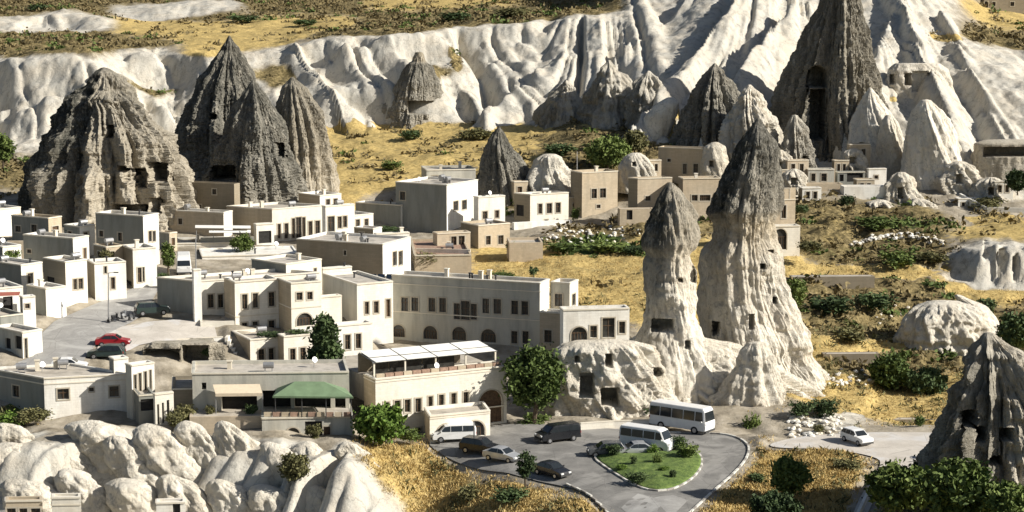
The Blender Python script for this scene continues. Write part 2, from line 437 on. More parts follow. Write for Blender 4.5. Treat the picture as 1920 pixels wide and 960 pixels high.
PARK = smoothpoly([P(*q)[:2] for q in [(170, 668, 229), (205, 610, 242), (300, 596, 248), (400, 598, 248), (410, 630, 241), (330, 640, 238.5), (270, 645, 237), (235, 660, 233)]], 1)
# crests of the big tuff spurs: (px, py, Y) top -> foot, side slopes left/right
SPURS = [((1420, -40, 430), (1185, 245, 366), 2.8, 0.8), ((1480, 20, 412), (1320, 250, 362), 2.2, 1.1),
         ((1700, -40, 434), (1600, 200, 372), 2.4, 1.0), ((1660, -60, 436), (1800, 300, 352), 1.6, 0.95),
         ((1760, 30, 420), (1900, 300, 352), 1.8, 1.2), ((1300, -5, 434), (1015, 250, 388), 2.4, 0.75),
         ((1030, 130, 412), (905, 225, 394), 1.6, 0.7), ((800, 75, 424), (880, 200, 402), 1.8, 1.0), ((640, 72, 422), (690, 225, 402), 2.0, 1.1), ((540, 92, 420), (620, 185, 400), 1.8, 1.0), ((290, 95, 420), (240, 230, 400), 1.8, 1.0)]
SPURS = [(P(*a), P(*b), l, r) for a, b, l, r in SPURS]
XA, ZA = P(1580, -260, 430)[0], P(1580, -260, 430)[2]
def terr(x, y, detail=True):
    x = np.asarray(x, float); y = np.asarray(y, float)
    a = x / y
    z0, w, g, s = sample(a, y)
    wr = sstep(1010, 1260, a * FOC * CP + 960) * sstep(330, 350, y)
    fan = (x - XA) / (ZA - z0 + 6.0) * 55.0
    sc = x * (1 - wr) + fan * wr
    near = sstep(235, 215, y)
    lean = 0.7 * z0 * (1 - wr) * (1 - near) - 0.55 * z0 * near
    sc = sc + lean + 1.6 * vn(x / 9, y / 9, seed=3)
    b1 = np.abs(vn(sc / (11.0 - 4.0 * near), z0 / 40, seed=11)) * 2
    b2 = np.abs(vn(sc / 3.4, z0 / 22 + 5, seed=12)) * 2
    b3 = np.abs(vn(sc / 1.5, z0 / 9 + 9, seed=13)) * 2
    amp = 1.0 - 0.25 * near
    warp = w * amp * (1 - 0.3 * wr) * ((9.0 - 2.0 * wr - 5.0 * near) * (b1 - 0.45) + (1.5 - .7 * wr + .8 * near) * (b2 - 0.4) + (0.3 - .2 * wr + .5 * near) * (b3 - 0.4))
    warp = warp + w * (1 - wr) * (1 - near) * (2.2 * vn(z0 / 2.4, x / 60, seed=15) + 8.0 * vn(x / 30, z0 * 0 + 2, seed=16) + 1.1 * fbm(x / 5, z0 / 4, octv=4, seed=17)) + w * wr * 0.8 * fbm(x / 7, z0 / 7, octv=4, seed=18)
    z, w2, g2, s2 = sample(a, y + warp)
    # spurs
    for A, B, sl, sr in SPURS:
        d = B - A; L2 = d[0] ** 2 + d[1] ** 2
        t = ((x - A[0]) * d[0] + (y - A[1]) * d[1]) / L2
        tc = np.clip(t, 0, 1)
        side = ((x - A[0]) * d[1] - (y - A[1]) * d[0]) / math.sqrt(L2)      # + on the viewer's left of the crest
        dist = np.hypot(x - A[0] - tc * d[0], y - A[1] - tc * d[1])
        m = (dist < 45)
        crest = A[2] + tc * d[2] + 1.2 * vn(tc * 6, side * 0 + A[0], seed=31)
        slope = np.where(side > 0, sl, sr)
        h = crest - slope * np.sqrt(dist ** 2 + 2.0) + 1.8 + 1.3 * (b2 - .4) + 0.5 * (b3 - .4)
        k = 1.2
        hh = np.where(m, h, -1e3)
        dz = np.clip((hh - z) / k, -1, 1)
        blend = np.where(hh > z + k, hh, np.where(hh < z - k, z, np.maximum(hh, z) + k * (1 - np.abs(dz)) ** 2 * 0.25))
        w2 = np.where(hh > z, np.maximum(w2, sstep(0, 1.0, hh - z)), w2)
        g2 = np.where(hh > z, g2 * (1 - sstep(0, 1.0, hh - z)), g2); s2 = np.where(hh > z, s2 * (1 - sstep(0, 1.0, hh - z)), s2)
        z = blend
    flat = np.maximum.reduce([sstep(1.5, 0.0, polysd(x, y, q)) for q in (ROAD, LOT, STREET, PARK)])
    if detail:
        rough = 0.45 * fbm(x / 7, y / 7, octv=4, seed=21) + w2 * 0.28 * fbm(x / 2.5, y / 2.5, z / 2.5, octv=3, seed=25) + s2 * 0.5 * fbm(x / 3, y / 3, octv=3, seed=41)
        z = z + rough * (1 - flat) * np.where(y > 175, 1, 0.3)
        # low field terraces on the right-hand slope
        tm = sstep(1480, 1540, a * FOC * CP + 960) * sstep(222, 232, y) * sstep(305, 290, y)
        st = 1.1
        q = z / st + 0.25 * vn(x / 14, y / 14, seed=51)
        zt = (np.floor(q) + sstep(0.62, 1.0, q - np.floor(q))) * st
        z = z * (1 - tm * 0.7) + zt * tm * 0.7
    z = z - flat * 0.10
    return z, w2 * (1 - flat), g2 * (1 - flat), s2 * (1 - flat)
def gridz(x, y):
    x = np.asarray(x, float); y = np.asarray(y, float)
    a = np.clip((x / y - colsA[0]) / (colsA[1] - colsA[0]), 0, len(colsA) - 1.001); j = a.astype(int); fa = a - j
    i = np.clip(np.searchsorted(rowsY, y) - 1, 0, len(rowsY) - 2); fy = np.clip((y - rowsY[i]) / (rowsY[i + 1] - rowsY[i]), 0, 1)
    return (GZ[i, j] * (1 - fa) + GZ[i, j + 1] * fa) * (1 - fy) + (GZ[i + 1, j] * (1 - fa) + GZ[i + 1, j + 1] * fa) * fy
def tz(x, y):
    return float(gridz(np.array([float(x)]), np.array([float(y)]))[0])

rowsY = np.concatenate([np.arange(142, 182, 2.0), np.arange(182, 210, 0.28), np.arange(210, 232, 0.5), np.arange(232, 350, 0.62), np.arange(350, 445, 0.27), np.arange(445, 520, 0.8), np.arange(520, 759, 3.5)])
colsA = np.linspace(-0.36, 0.36, 760)
GA, GY = np.meshgrid(colsA, rowsY)
GX = GA * GY
GZ, GW, GG, GS = terr(GX, GY)
GPX, GPY = project(GX, GY, GZ)
# patches of ground cover, placed where they lie on the land (centre, radii) -> weights
GREEN = np.zeros_like(GZ)
def patch(px, py, rx, ry, w=None, g=None, s=None, gr=None, k=1.0):
    global GW, GG, GS, GREEN
    d = np.sqrt(((GPX - px) / rx) ** 2 + ((GPY - py) / ry) ** 2) + 0.45 * vn(GX / 4, GY / 4, seed=61) + 0.25 * vn(GX / 1.3, GY / 1.3, seed=62)
    m = sstep(1.15, 0.75, d) * k
    if w is not None: GW = GW * (1 - m) + w * m
    if g is not None: GG = GG * (1 - m) + g * m
    if s is not None: GS = GS * (1 - m) + s * m
    if gr is not None: GREEN = GREEN * (1 - m) + gr * m
for a in [(1100, 275, 110, 45, 0, .35, .8, 0), (850, 285, 150, 40, 0, 1, .2, 0), (700, 300, 90, 60, 0, .9, .4, 0), (1100, 520, 100, 50, 0, 1, 0, 0), (1110, 462, 100, 16, .1, 0, .2, 1),
          (1580, 575, 110, 50, 0, 0, 1, .15), (1670, 590, 80, 34, .05, .1, 1, .15), (1610, 540, 120, 18, 0, 0, 1, .1), (1620, 506, 150, 9, 0, 1, 0, 0), (1640, 470, 120, 18, 0, .1, .9, .35), (1600, 650, 100, 13, 0, 1, 0, 0), (1660, 765, 130, 25, 0, 1, 0, 0), (1580, 790, 70, 18, .6, .2, .2, 0),
          (1600, 690, 100, 16, .2, .2, .9, 0), (1700, 420, 80, 12, .1, 0, .6, .6), (1870, 415, 70, 14, 0, .9, .4, 0), (1560, 420, 60, 40, .2, .4, .7, .2),
          (1262, 235, 12, 34, 0, .7, .5, 0), (848, 95, 9, 14, 0, .4, .7, 0), (858, 112, 9, 14, 0, .4, .7, 0), (925, 800, 150, 1, 0, 0, 0, 0),
          (1770, 70, 40, 12, .1, .7, .5, 0), (1890, 30, 50, 10, 0, 1, 0, 0), (1675, 186, 12, 7, 0, .8, .5, 0), (30, 780, 40, 22, 0, .3, .7, .6), (1230, 900, 40, 1, 0, 0, 0, 0)]:
    patch(*a[:4], w=a[4], g=a[5], s=a[6], gr=a[7])
isl = sstep(0.3, -0.1, polysd(GX, GY, ISLAND))
GREEN = np.maximum(GREEN, isl)
def carve(px0, px1, py0, py1, depth, V, PX, PY, soft=0.8):
    """push a cave mouth into a rock surface, along the line of sight from the place's front"""
    m = sstep(-soft, soft, np.minimum(np.minimum(PX - px0, px1 - PX), np.minimum(PY - py0, py1 - PY)))
    V[..., 1] += m * depth
    return m
VT = np.stack([GX, GY, GZ], -1)
for (cx_, cy_, rx_, ry_, dp_) in [(1880, 490, 10, 26, 2), (1850, 470, 6, 20, 1.5), (1905, 500, 6, 24, 2)]:
    e_ = np.sqrt(((GPX - cx_) / rx_) ** 2 + ((GPY - cy_) / ry_) ** 2) + 0.35 * vn(GX / .9, GY / .9, GZ / .9, seed=65)
    VT[..., 1] += sstep(1.1, 0.7, e_) * dp_ * (GY < 320)
CZ = np.stack([GW, GG, GS, GREEN], -1)
hill = gridmesh('hillside', VT, M_GROUND, col=CZ)
tag(hill, 'pale tuff hillside with dry grass slopes behind and below the town', kind='structure')
# ------------------------------------------------------------------ fairy chimneys, cones and outcrops
def rock(name, label, rows, Y, depth=0.9, seed=1, flute=0.16, rough=0.55, caves=(), dark=1.0, tan=0.0, nr=140, nc=200, kf=7, cat='rock formation', group=None, lean=0.0, twist=0.0, dl=0.0, pw=1.55, rot=0.0, crisp=None):
    """rows: (py, left px, right px[, dark, tan]) from the top down; one continuous weathered body of revolution-like rings"""
    py = np.array([r[0] for r in rows], float)
    L = np.array([P(r[1], r[0], Y)[0] for r in rows]); R = np.array([P(r[2], r[0], Y)[0] for r in rows]); Z = np.array([P(960, r[0], Y)[2] for r in rows])
    D = np.array([r[3] if len(r) > 3 else dark for r in rows], float); T = np.array([r[4] if len(r) > 4 else tan for r in rows], float)
    zs = np.linspace(Z[0], Z[-1], nr)
    o = np.argsort(Z)
    def ip(v):
        r = np.interp(zs, Z[o], v[o])
        k = np.ones(5) / 5
        rp = np.convolve(np.pad(r, 2, mode='edge'), k, 'valid')
        rp[:4] = r[:4]; rp[-2:] = r[-2:]
        return rp
    l, r_, dk, tn = ip(L), ip(R), ip(D), ip(T)
    cx = (l + r_) / 2; rx = (r_ - l) / 2
    ph = np.linspace(0, 2 * np.pi, nc, endpoint=False)
    PH, ZS = np.meshgrid(ph, zs)
    RX = rx[:, None]; CX = cx[:, None]
    H = Z[0] - Z[-1]
    tw = twist * (ZS - Z[-1]) / H
    ca, sa = np.cos(PH + tw), np.sin(PH + tw)
    sw = (0.9 if float(np.mean(D)) < 0.3 else 0.15) * (ZS - Z[-1]) / H
    sx, sy = np.cos(PH + sw) * kf / 6.283 * 3, np.sin(PH + sw) * kf / 6.283 * 3
    f1 = np.abs(vn(sx, sy, ZS / (H * 0.9) + seed * 3.1, seed=seed)) * 2 - 0.45
    f2 = np.abs(vn(sx * 2.3, sy * 2.3, ZS / (H * 0.35) + seed * 1.7, seed=seed + 50)) * 2 - 0.4
    f3 = 0.5 - np.abs(vn(sx * 6.5, sy * 6.5, ZS / (H * .5) + seed, seed=seed + 60))
    fl = flute * (0.95 * f1 + 0.35 * f2 - 0.42 * f3)
    edge = np.clip((Z[0] - ZS) / (H * 0.08), 0, 1)
    PQ = PH + rot + 0.35 * vn(ZS / (H * .3) + seed, PH * 0 + seed * 1.3, seed=seed + 70)
    se = 1.0 / (np.abs(np.cos(PQ)) ** pw + np.abs(np.sin(PQ)) ** pw) ** (1 / pw)
    se = se / (1.0 / (np.abs(np.cos(rot)) ** pw + np.abs(np.sin(rot)) ** pw) ** (1 / pw))
    rad = RX * (1 + fl * edge) * se
    X = CX + rad * np.cos(PH)
    Yv = Y + lean * (ZS - Z[-1]) + depth * rad * np.sin(PH)
    n1 = fbm(X / 4, Yv / 4, ZS / 6, 4, seed=seed + 5) * rough * 0.55
    n2 = fbm(X / 1.1, Yv / 1.1, ZS / 1.7, 3, seed=seed + 9) * rough * 0.42
    rg = (0.5 - np.abs(vn(X / 1.9, Yv / 1.9, ZS / 3.2, seed=seed + 21))) + 0.5 * (0.5 - np.abs(vn(X / .8, Yv / .8, ZS / 1.2, seed=seed + 22)))
    n2 = n2 * 0.7 - rough * 0.55 * np.abs(rg) * 0.8 + rough * 0.2
    n2 = n2 + rough * 0.22 * vn(ZS / 1.6 + seed, PH * 0.6, seed=seed + 33) + rough * .12 * vn(ZS / .6 + seed, PH * 1.5, seed=seed + 34)
    dd = (n1 + n2) * np.clip(RX / 1.5, 0.15, 1) * (0.3 + 0.7 * edge)
    if crisp is None: crisp = 0.5 + 0.5 * float(np.mean(D) > 0.35)
    rj = np.random.default_rng(seed + 400)
    cell = np.clip(RX * 6.28 / nc, .05, .6)
    jam = np.clip(0.12 + dk[:, None] * 1.1, 0, 1)
    dd = dd + crisp * jam * 0.42 * cell * rj.normal(0, 1, dd.shape) * (0.2 + 0.8 * edge)
    X = X + np.cos(PH) * dd; Yv = Yv + np.sin(PH) * dd
    tq = crisp * jam * 0.28 * cell * rj.normal(0, 1, dd.shape); X = X - np.sin(PH) * tq; Yv = Yv + np.cos(PH) * tq
    V = np.stack([X, Yv, ZS + 0 * PH], -1)
    V[0, :, 0] = cx[0]; V[0, :, 1] = Y + lean * H
    PX, PY = project(V[..., 0], V[..., 1], V[..., 2])
    front = np.sin(PH) < 0.2
    cm = np.zeros_like(PX)
    for c in caves:
        x0, x1, y0, y1, dep = c[:5]
        soft = 1.2
        q = np.minimum(np.minimum(PX - x0, x1 - PX), np.minimum(PY - y0, y1 - PY))
        if len(c) > 5:      # arched top
            xc, hw = (x0 + x1) / 2, (x1 - x0) / 2
            yy = np.clip((y0 + hw - PY), 0, None)
            q = np.minimum(np.minimum(hw - np.hypot(PX - xc, yy), y1 - PY), PY - y0 + 2)
        m = sstep(-soft * .6, soft * .6, q) * front
        V[..., 1] += m * dep * 2.2
        cm = np.maximum(cm, m)
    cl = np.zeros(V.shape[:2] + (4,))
    cl[..., 0] = np.clip(dk[:, None] + dl * sstep(-0.1, -0.6, np.cos(PH) + 0.25 * f1), 0, 1)  # dl darkens left flanks: dark rock, plus shade put into the colour
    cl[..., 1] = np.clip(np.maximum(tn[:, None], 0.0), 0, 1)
    cl[..., 3] = 1
    ob = gridmesh(name, V[::-1], M_ROCK, wrap=True, col=cl[::-1].copy())
    if crisp > 0.75 and float(np.mean(D)) > 0.3: ob.data.polygons.foreach_set('use_smooth', np.zeros(len(ob.data.polygons), dtype=bool))
    tag(ob, label, cat, group)
    return ob
W5 = lambda *a: a
G1 = 'fairy chimneys among the houses'
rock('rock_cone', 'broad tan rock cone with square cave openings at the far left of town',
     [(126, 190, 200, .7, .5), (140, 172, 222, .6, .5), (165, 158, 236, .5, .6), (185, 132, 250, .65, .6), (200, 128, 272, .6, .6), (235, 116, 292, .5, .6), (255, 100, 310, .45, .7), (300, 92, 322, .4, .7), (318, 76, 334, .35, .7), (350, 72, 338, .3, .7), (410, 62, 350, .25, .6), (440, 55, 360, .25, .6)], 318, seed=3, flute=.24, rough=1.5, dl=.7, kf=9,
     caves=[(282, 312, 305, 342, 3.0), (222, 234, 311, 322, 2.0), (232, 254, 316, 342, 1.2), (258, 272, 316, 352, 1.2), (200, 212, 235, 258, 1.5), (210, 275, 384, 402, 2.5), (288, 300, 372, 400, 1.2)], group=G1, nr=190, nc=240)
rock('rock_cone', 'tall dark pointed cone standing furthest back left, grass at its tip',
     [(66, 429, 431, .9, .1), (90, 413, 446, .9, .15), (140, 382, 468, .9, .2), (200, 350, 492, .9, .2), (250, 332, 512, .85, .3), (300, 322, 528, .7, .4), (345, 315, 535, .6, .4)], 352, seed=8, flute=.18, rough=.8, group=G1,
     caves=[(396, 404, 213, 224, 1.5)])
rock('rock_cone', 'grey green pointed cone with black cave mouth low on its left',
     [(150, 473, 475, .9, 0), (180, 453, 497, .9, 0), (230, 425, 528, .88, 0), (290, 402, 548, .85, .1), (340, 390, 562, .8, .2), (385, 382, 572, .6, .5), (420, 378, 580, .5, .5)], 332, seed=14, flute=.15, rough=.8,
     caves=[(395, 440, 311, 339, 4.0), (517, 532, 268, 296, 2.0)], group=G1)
rock('rock_cone', 'brown rounded cone with pale foot beside the grey green cone',
     [(144, 546, 550, .7, .6), (165, 528, 572, .65, .7), (210, 512, 602, .6, .8), (260, 508, 618, .5, .9), (320, 505, 628, .3, .8), (370, 500, 630, .15, .5), (420, 496, 635, .1, .3)], 338, seed=19, flute=.13, rough=.75,
     caves=[(527, 548, 347, 368, 2.0, 1)], group=G1)
rock('rock_cone', 'small grey cone with a knob on top against the white cliff',
     [(97, 778, 792, .4, 1), (108, 774, 796, .4, 1), (116, 772, 797, .4, .9), (119, 764, 803, .9, .3), (128, 758, 810, .85, .3), (160, 742, 820, .7, .3), (200, 722, 828, .6, .3), (235, 708, 836, .6, .3), (255, 704, 840, .6, .3)], 402, seed=23, flute=.12, rough=.6,
     caves=[(765, 818, 190, 214, 3.0)], group=G1)
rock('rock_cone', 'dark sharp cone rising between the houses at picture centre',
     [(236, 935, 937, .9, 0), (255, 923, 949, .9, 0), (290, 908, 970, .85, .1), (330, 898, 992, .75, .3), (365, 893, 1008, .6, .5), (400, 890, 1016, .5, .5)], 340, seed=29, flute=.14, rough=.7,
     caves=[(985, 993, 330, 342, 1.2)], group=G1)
rock('boulder_outcrop', 'white weathered outcrop behind the house with three windows',
     [(288, 1022, 1040, .1, .1), (300, 1005, 1055, .1, .1), (330, 990, 1066, .15, .1), (365, 982, 1072, .2, .2), (385, 980, 1074, .2, .2)], 338, pw=2.0, seed=31, flute=.2, rough=.8, nr=90, nc=130, cat='rock formation', group=G1)
rock('boulder_outcrop', 'rounded white rock dome behind the square tan house',
     [(286, 1185, 1200, .15, .1), (295, 1172, 1214, .2, .1), (315, 1165, 1226, .3, .1), (340, 1163, 1232, .4, .2), (360, 1162, 1234, .4, .2)], 336, pw=2.0, seed=33, flute=.12, rough=.6, nr=80, nc=120, caves=[(1186, 1192, 304, 312, .8)], group=G1)
rock('boulder_outcrop', 'rounded cream rock bulging from the right end of the upper stone house',
     [(266, 1336, 1346, .05, .4), (275, 1322, 1358, .05, .4), (300, 1316, 1364, .1, .4), (335, 1312, 1366, .1, .4), (350, 1312, 1366, .1, .4)], 340, pw=2.0, seed=35, flute=.08, rough=.4, nr=80, nc=120, caves=[(1331, 1338, 302, 313, .9)], group=G1)
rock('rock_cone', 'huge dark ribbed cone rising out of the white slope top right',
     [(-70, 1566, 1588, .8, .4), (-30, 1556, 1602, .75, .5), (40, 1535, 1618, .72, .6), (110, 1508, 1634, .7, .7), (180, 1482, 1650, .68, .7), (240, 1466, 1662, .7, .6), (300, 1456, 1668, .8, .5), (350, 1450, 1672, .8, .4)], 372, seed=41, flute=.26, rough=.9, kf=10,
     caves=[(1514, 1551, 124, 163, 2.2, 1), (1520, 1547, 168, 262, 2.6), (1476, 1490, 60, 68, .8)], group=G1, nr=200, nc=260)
rock('rock_cone', 'dark jagged pinnacle left of the huge ribbed cone',
     [(118, 1339, 1342, .6, .2), (140, 1322, 1358, .7, .2), (180, 1300, 1378, .8, .2), (230, 1280, 1396, .8, .2), (290, 1262, 1406, .8, .2), (330, 1255, 1410, .8, .2)], 366, seed=43, flute=.28, rough=1.1, kf=9, group=G1)
rock('rock_cone', 'pale spiky pinnacle directly behind the tall capped chimney',
     [(158, 1402, 1408, .05, .1), (180, 1388, 1424, .08, .1), (230, 1364, 1446, .15, .1), (290, 1346, 1470, .3, .2), (340, 1340, 1480, .5, .2)], 358, seed=47, flute=.3, rough=1.2, kf=9, group=G1)
rock('rock_cone', 'ragged grey white spire among dark rocks below the huge cone',
     [(215, 1485, 1496, .3, .2), (240, 1472, 1508, .5, .2), (290, 1458, 1522, .6, .3), (340, 1450, 1530, .7, .3)], 354, seed=49, flute=.24, rough=1.0, kf=8, nr=90, nc=120, caves=[(1475, 1483, 293, 312, 1.2), (1505, 1514, 293, 310, 1.2)], group=G1)
rock('rock_cone', 'smooth white cone with dark left flank right of the huge cone',
     [(164, 1630, 1634, 0, 0), (190, 1614, 1652, 0, 0), (230, 1592, 1680, .05, 0), (280, 1574, 1700, .1, .1), (330, 1560, 1712, .2, .2), (360, 1556, 1716, .2, .2)], 362, seed=53, flute=.14, rough=.5, caves=[(1612, 1620, 268, 281, 1.0)], group=G1)
rock('rock_cone', 'smooth white bulbous cone nearest the cave terrace at right',
     [(186, 1728, 1744, 0, 0), (205, 1712, 1762, 0, 0), (250, 1700, 1786, 0, 0), (300, 1692, 1806, 0, .05), (350, 1684, 1828, .05, .1), (400, 1676, 1846, .05, .1), (425, 1670, 1850, .05, .1)], 350, seed=57, flute=.13, rough=.5, caves=[(1750, 1758, 362, 376, 1.0), (1770, 1806, 368, 395, 2.0), (1728, 1739, 393, 406, .8)], group=G1)
rock('rock_cone', 'small pale rock tooth at the foot of the white slope',
     [(215, 1660, 1672, .1, .1), (240, 1650, 1684, .1, .1), (300, 1644, 1700, .2, .2), (345, 1640, 1708, .2, .2)], 356, seed=59, flute=.2, rough=.6, nr=80, nc=110, group=G1)
for lab, ap, lb, rb, yb, Yc, sd in (('grey crag furthest left under the white ridge', (1062, 150), 1004, 1112, 250, 388, 165), ('middle grey crag under the white ridge', (1142, 112), 1082, 1200, 250, 384, 166), ('grey crag nearest the white boulder', (1216, 132), 1166, 1262, 262, 378, 167)):  # added rocks; their grey stands in for shade on the slope
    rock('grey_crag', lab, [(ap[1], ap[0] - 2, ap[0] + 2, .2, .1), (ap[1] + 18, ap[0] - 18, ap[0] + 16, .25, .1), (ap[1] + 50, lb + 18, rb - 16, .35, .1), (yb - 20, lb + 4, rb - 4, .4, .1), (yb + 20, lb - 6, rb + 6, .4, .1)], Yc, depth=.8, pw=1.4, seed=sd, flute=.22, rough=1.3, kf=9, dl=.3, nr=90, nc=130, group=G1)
rock('white_boulder', 'smooth white boulder slanting above the hillside tree',
     [(182, 1252, 1262, 0, 0), (192, 1234, 1274, 0, 0), (215, 1212, 1270, 0, 0), (240, 1200, 1260, 0, 0), (262, 1196, 1250, 0, .1), (280, 1194, 1246, 0, .1)], 368, depth=.8, pw=2, seed=67, flute=.05, rough=.25, nr=80, nc=120, crisp=0.0, group=G1)
# cave houses cut into the white slope, upper right
rock('cut_rock_face', 'cut white rock face with black doorways on the upper right slope',
     [(118, 1680, 1760, 0, .1), (130, 1668, 1776, 0, .1), (150, 1664, 1782, 0, .2), (178, 1660, 1786, 0, .2), (200, 1656, 1790, 0, .2)], 384, depth=.4, pw=2.6, seed=61, flute=.05, rough=.4, nr=90, nc=200,
     caves=[(1669, 1678, 140, 158, 1.8), (1697, 1710, 138, 160, 1.8), (1741, 1752, 137, 163, 1.8), (1711, 1740, 134, 172, .5)], group=G1)
rock('rock_shelf', 'shaded overhanging rock gallery at the right edge below the white slope',
     [(262, 1850, 1935, .2, .5), (268, 1832, 1960, .3, .6), (300, 1828, 1965, .4, .4), (325, 1826, 1970, .4, .4), (345, 1824, 1975, .4, .4)], 350, depth=.45, pw=2.6, seed=63, flute=.05, rough=.35, nr=110, nc=200, caves=[(1846, 1960, 276, 294, 3.0)], group=G1)
# the two big fairy chimneys in the middle ground
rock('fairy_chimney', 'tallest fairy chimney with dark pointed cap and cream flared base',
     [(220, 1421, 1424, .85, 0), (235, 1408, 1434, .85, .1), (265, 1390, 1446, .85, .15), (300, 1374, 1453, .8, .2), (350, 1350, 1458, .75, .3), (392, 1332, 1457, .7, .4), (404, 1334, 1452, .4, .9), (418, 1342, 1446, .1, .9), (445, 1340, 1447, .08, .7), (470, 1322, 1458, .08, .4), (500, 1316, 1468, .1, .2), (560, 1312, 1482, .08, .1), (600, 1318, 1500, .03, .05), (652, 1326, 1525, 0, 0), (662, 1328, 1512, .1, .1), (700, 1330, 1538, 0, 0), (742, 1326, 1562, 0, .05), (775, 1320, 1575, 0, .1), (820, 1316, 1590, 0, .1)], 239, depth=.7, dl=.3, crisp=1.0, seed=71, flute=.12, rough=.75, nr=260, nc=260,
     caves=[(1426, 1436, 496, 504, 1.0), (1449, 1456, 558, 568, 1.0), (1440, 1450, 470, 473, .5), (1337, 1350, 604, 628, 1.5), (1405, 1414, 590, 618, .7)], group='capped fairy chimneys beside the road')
rock('fairy_chimney', 'shorter fairy chimney with dark cap and thick cream neck',
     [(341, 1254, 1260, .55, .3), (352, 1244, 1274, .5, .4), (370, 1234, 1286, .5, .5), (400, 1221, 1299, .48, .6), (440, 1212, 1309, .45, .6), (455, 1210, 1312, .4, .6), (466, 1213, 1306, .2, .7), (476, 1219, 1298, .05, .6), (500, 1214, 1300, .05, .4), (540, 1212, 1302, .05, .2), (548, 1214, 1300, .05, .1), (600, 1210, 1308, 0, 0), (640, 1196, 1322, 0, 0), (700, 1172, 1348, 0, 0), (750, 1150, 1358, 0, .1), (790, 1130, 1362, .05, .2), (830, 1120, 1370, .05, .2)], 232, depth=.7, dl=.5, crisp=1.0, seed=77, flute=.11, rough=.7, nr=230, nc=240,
     caves=[(1222, 1264, 599, 622, 2.4), (1285, 1294, 640, 655, 1.0), (1226, 1237, 668, 689, 1.2), (1296, 1304, 498, 530, .8), (1272, 1280, 523, 529, .6)], group='capped fairy chimneys beside the road')
rock('rock_buttress', 'low cream rock pillar at the foot of the tallest chimney by the bus',
     [(640, 1404, 1436, .05, .1), (680, 1384, 1456, .05, .1), (730, 1356, 1470, .05, .1), (750, 1336, 1476, .05, .2), (790, 1335, 1490, .1, .2), (825, 1332, 1500, .1, .2), (850, 1330, 1505, .1, .2)], 228, depth=.45, crisp=.9, seed=79, flute=.22, rough=.7, nr=120, nc=180, group='cream rock at the foot of the chimneys')
rock('cave_outcrop', 'cream rock slope with dark cave openings below the rock cut hotel front',
     [(638, 1084, 1180, 0, .1), (644, 1064, 1204, 0, .1), (656, 1052, 1216, .02, .1), (664, 1050, 1222, .03, .1), (700, 1040, 1240, .03, .1), (745, 1028, 1268, .05, .15), (790, 1018, 1300, .08, .2), (825, 1010, 1320, .1, .2)], 225.5, depth=.36, pw=1.9, crisp=1.0, seed=83, flute=.13, rough=1.0, kf=11, nr=170, nc=280,
     caves=[(1136, 1148, 664, 690, 1.5), (1088, 1113, 700, 746, 2.0), (1128, 1160, 728, 762, 2.2), (1078, 1086, 668, 680, .9), (1226, 1237, 690, 706, .8)], group='cream rock at the foot of the chimneys')
# right-hand middle distance and foreground
rock('tuff_mound', 'rounded white tuff mound striped with gullies behind the dark rock',
     [(564, 1738, 1796, 0, .1), (576, 1708, 1830, 0, .1), (610, 1688, 1856, 0, .1), (655, 1680, 1876, .05, .15), (705, 1676, 1886, .05, .2), (750, 1672, 1892, .05, .2)], 262, depth=.6, pw=1.9, seed=91, crisp=.9, flute=.11, rough=1.4, kf=10, nr=110, nc=200, group='white mounds on the right slope')
rock('tuff_mound', 'long pale tuff ridge sloping down behind the rounded white mound',
     [(552, 1788, 1800, 0, .2), (575, 1800, 1850, 0, .2), (610, 1808, 1876, 0, .2), (660, 1815, 1892, 0, .2), (720, 1820, 1900, 0, .2)], 268, depth=1.2, seed=93, flute=.12, rough=.5, nr=90, nc=130, group='white mounds on the right slope')
rock('dark_outcrop', 'big shadowed outcrop with black caves in the lower right corner',
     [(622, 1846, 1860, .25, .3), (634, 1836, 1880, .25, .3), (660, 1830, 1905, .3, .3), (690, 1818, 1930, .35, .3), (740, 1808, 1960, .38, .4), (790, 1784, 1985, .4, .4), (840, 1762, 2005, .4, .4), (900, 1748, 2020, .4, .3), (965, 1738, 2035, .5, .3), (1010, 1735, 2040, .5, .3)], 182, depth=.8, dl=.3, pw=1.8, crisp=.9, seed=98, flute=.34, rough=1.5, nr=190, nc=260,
     caves=[(1806, 1832, 769, 804, 2.0), (1834, 1848, 800, 828, 1.6), (1874, 1900, 803, 828, 1.6), (1858, 1880, 856, 872, 1.2)], group='dark rock in the right foreground')
rock('cave_bank', 'low dark cave bank under the car park edge',
     [(640, 285, 405, .3, .6), (650, 272, 416, .4, .6), (690, 262, 424, .5, .6), (725, 258, 430, .5, .6)], 233, depth=.25, pw=2.6, seed=99, flute=.08, rough=.6, nr=90, nc=180,
     caves=[(272, 335, 655, 688, 2.5), (342, 390, 648, 684, 2.5)], group='earth banks in the town')

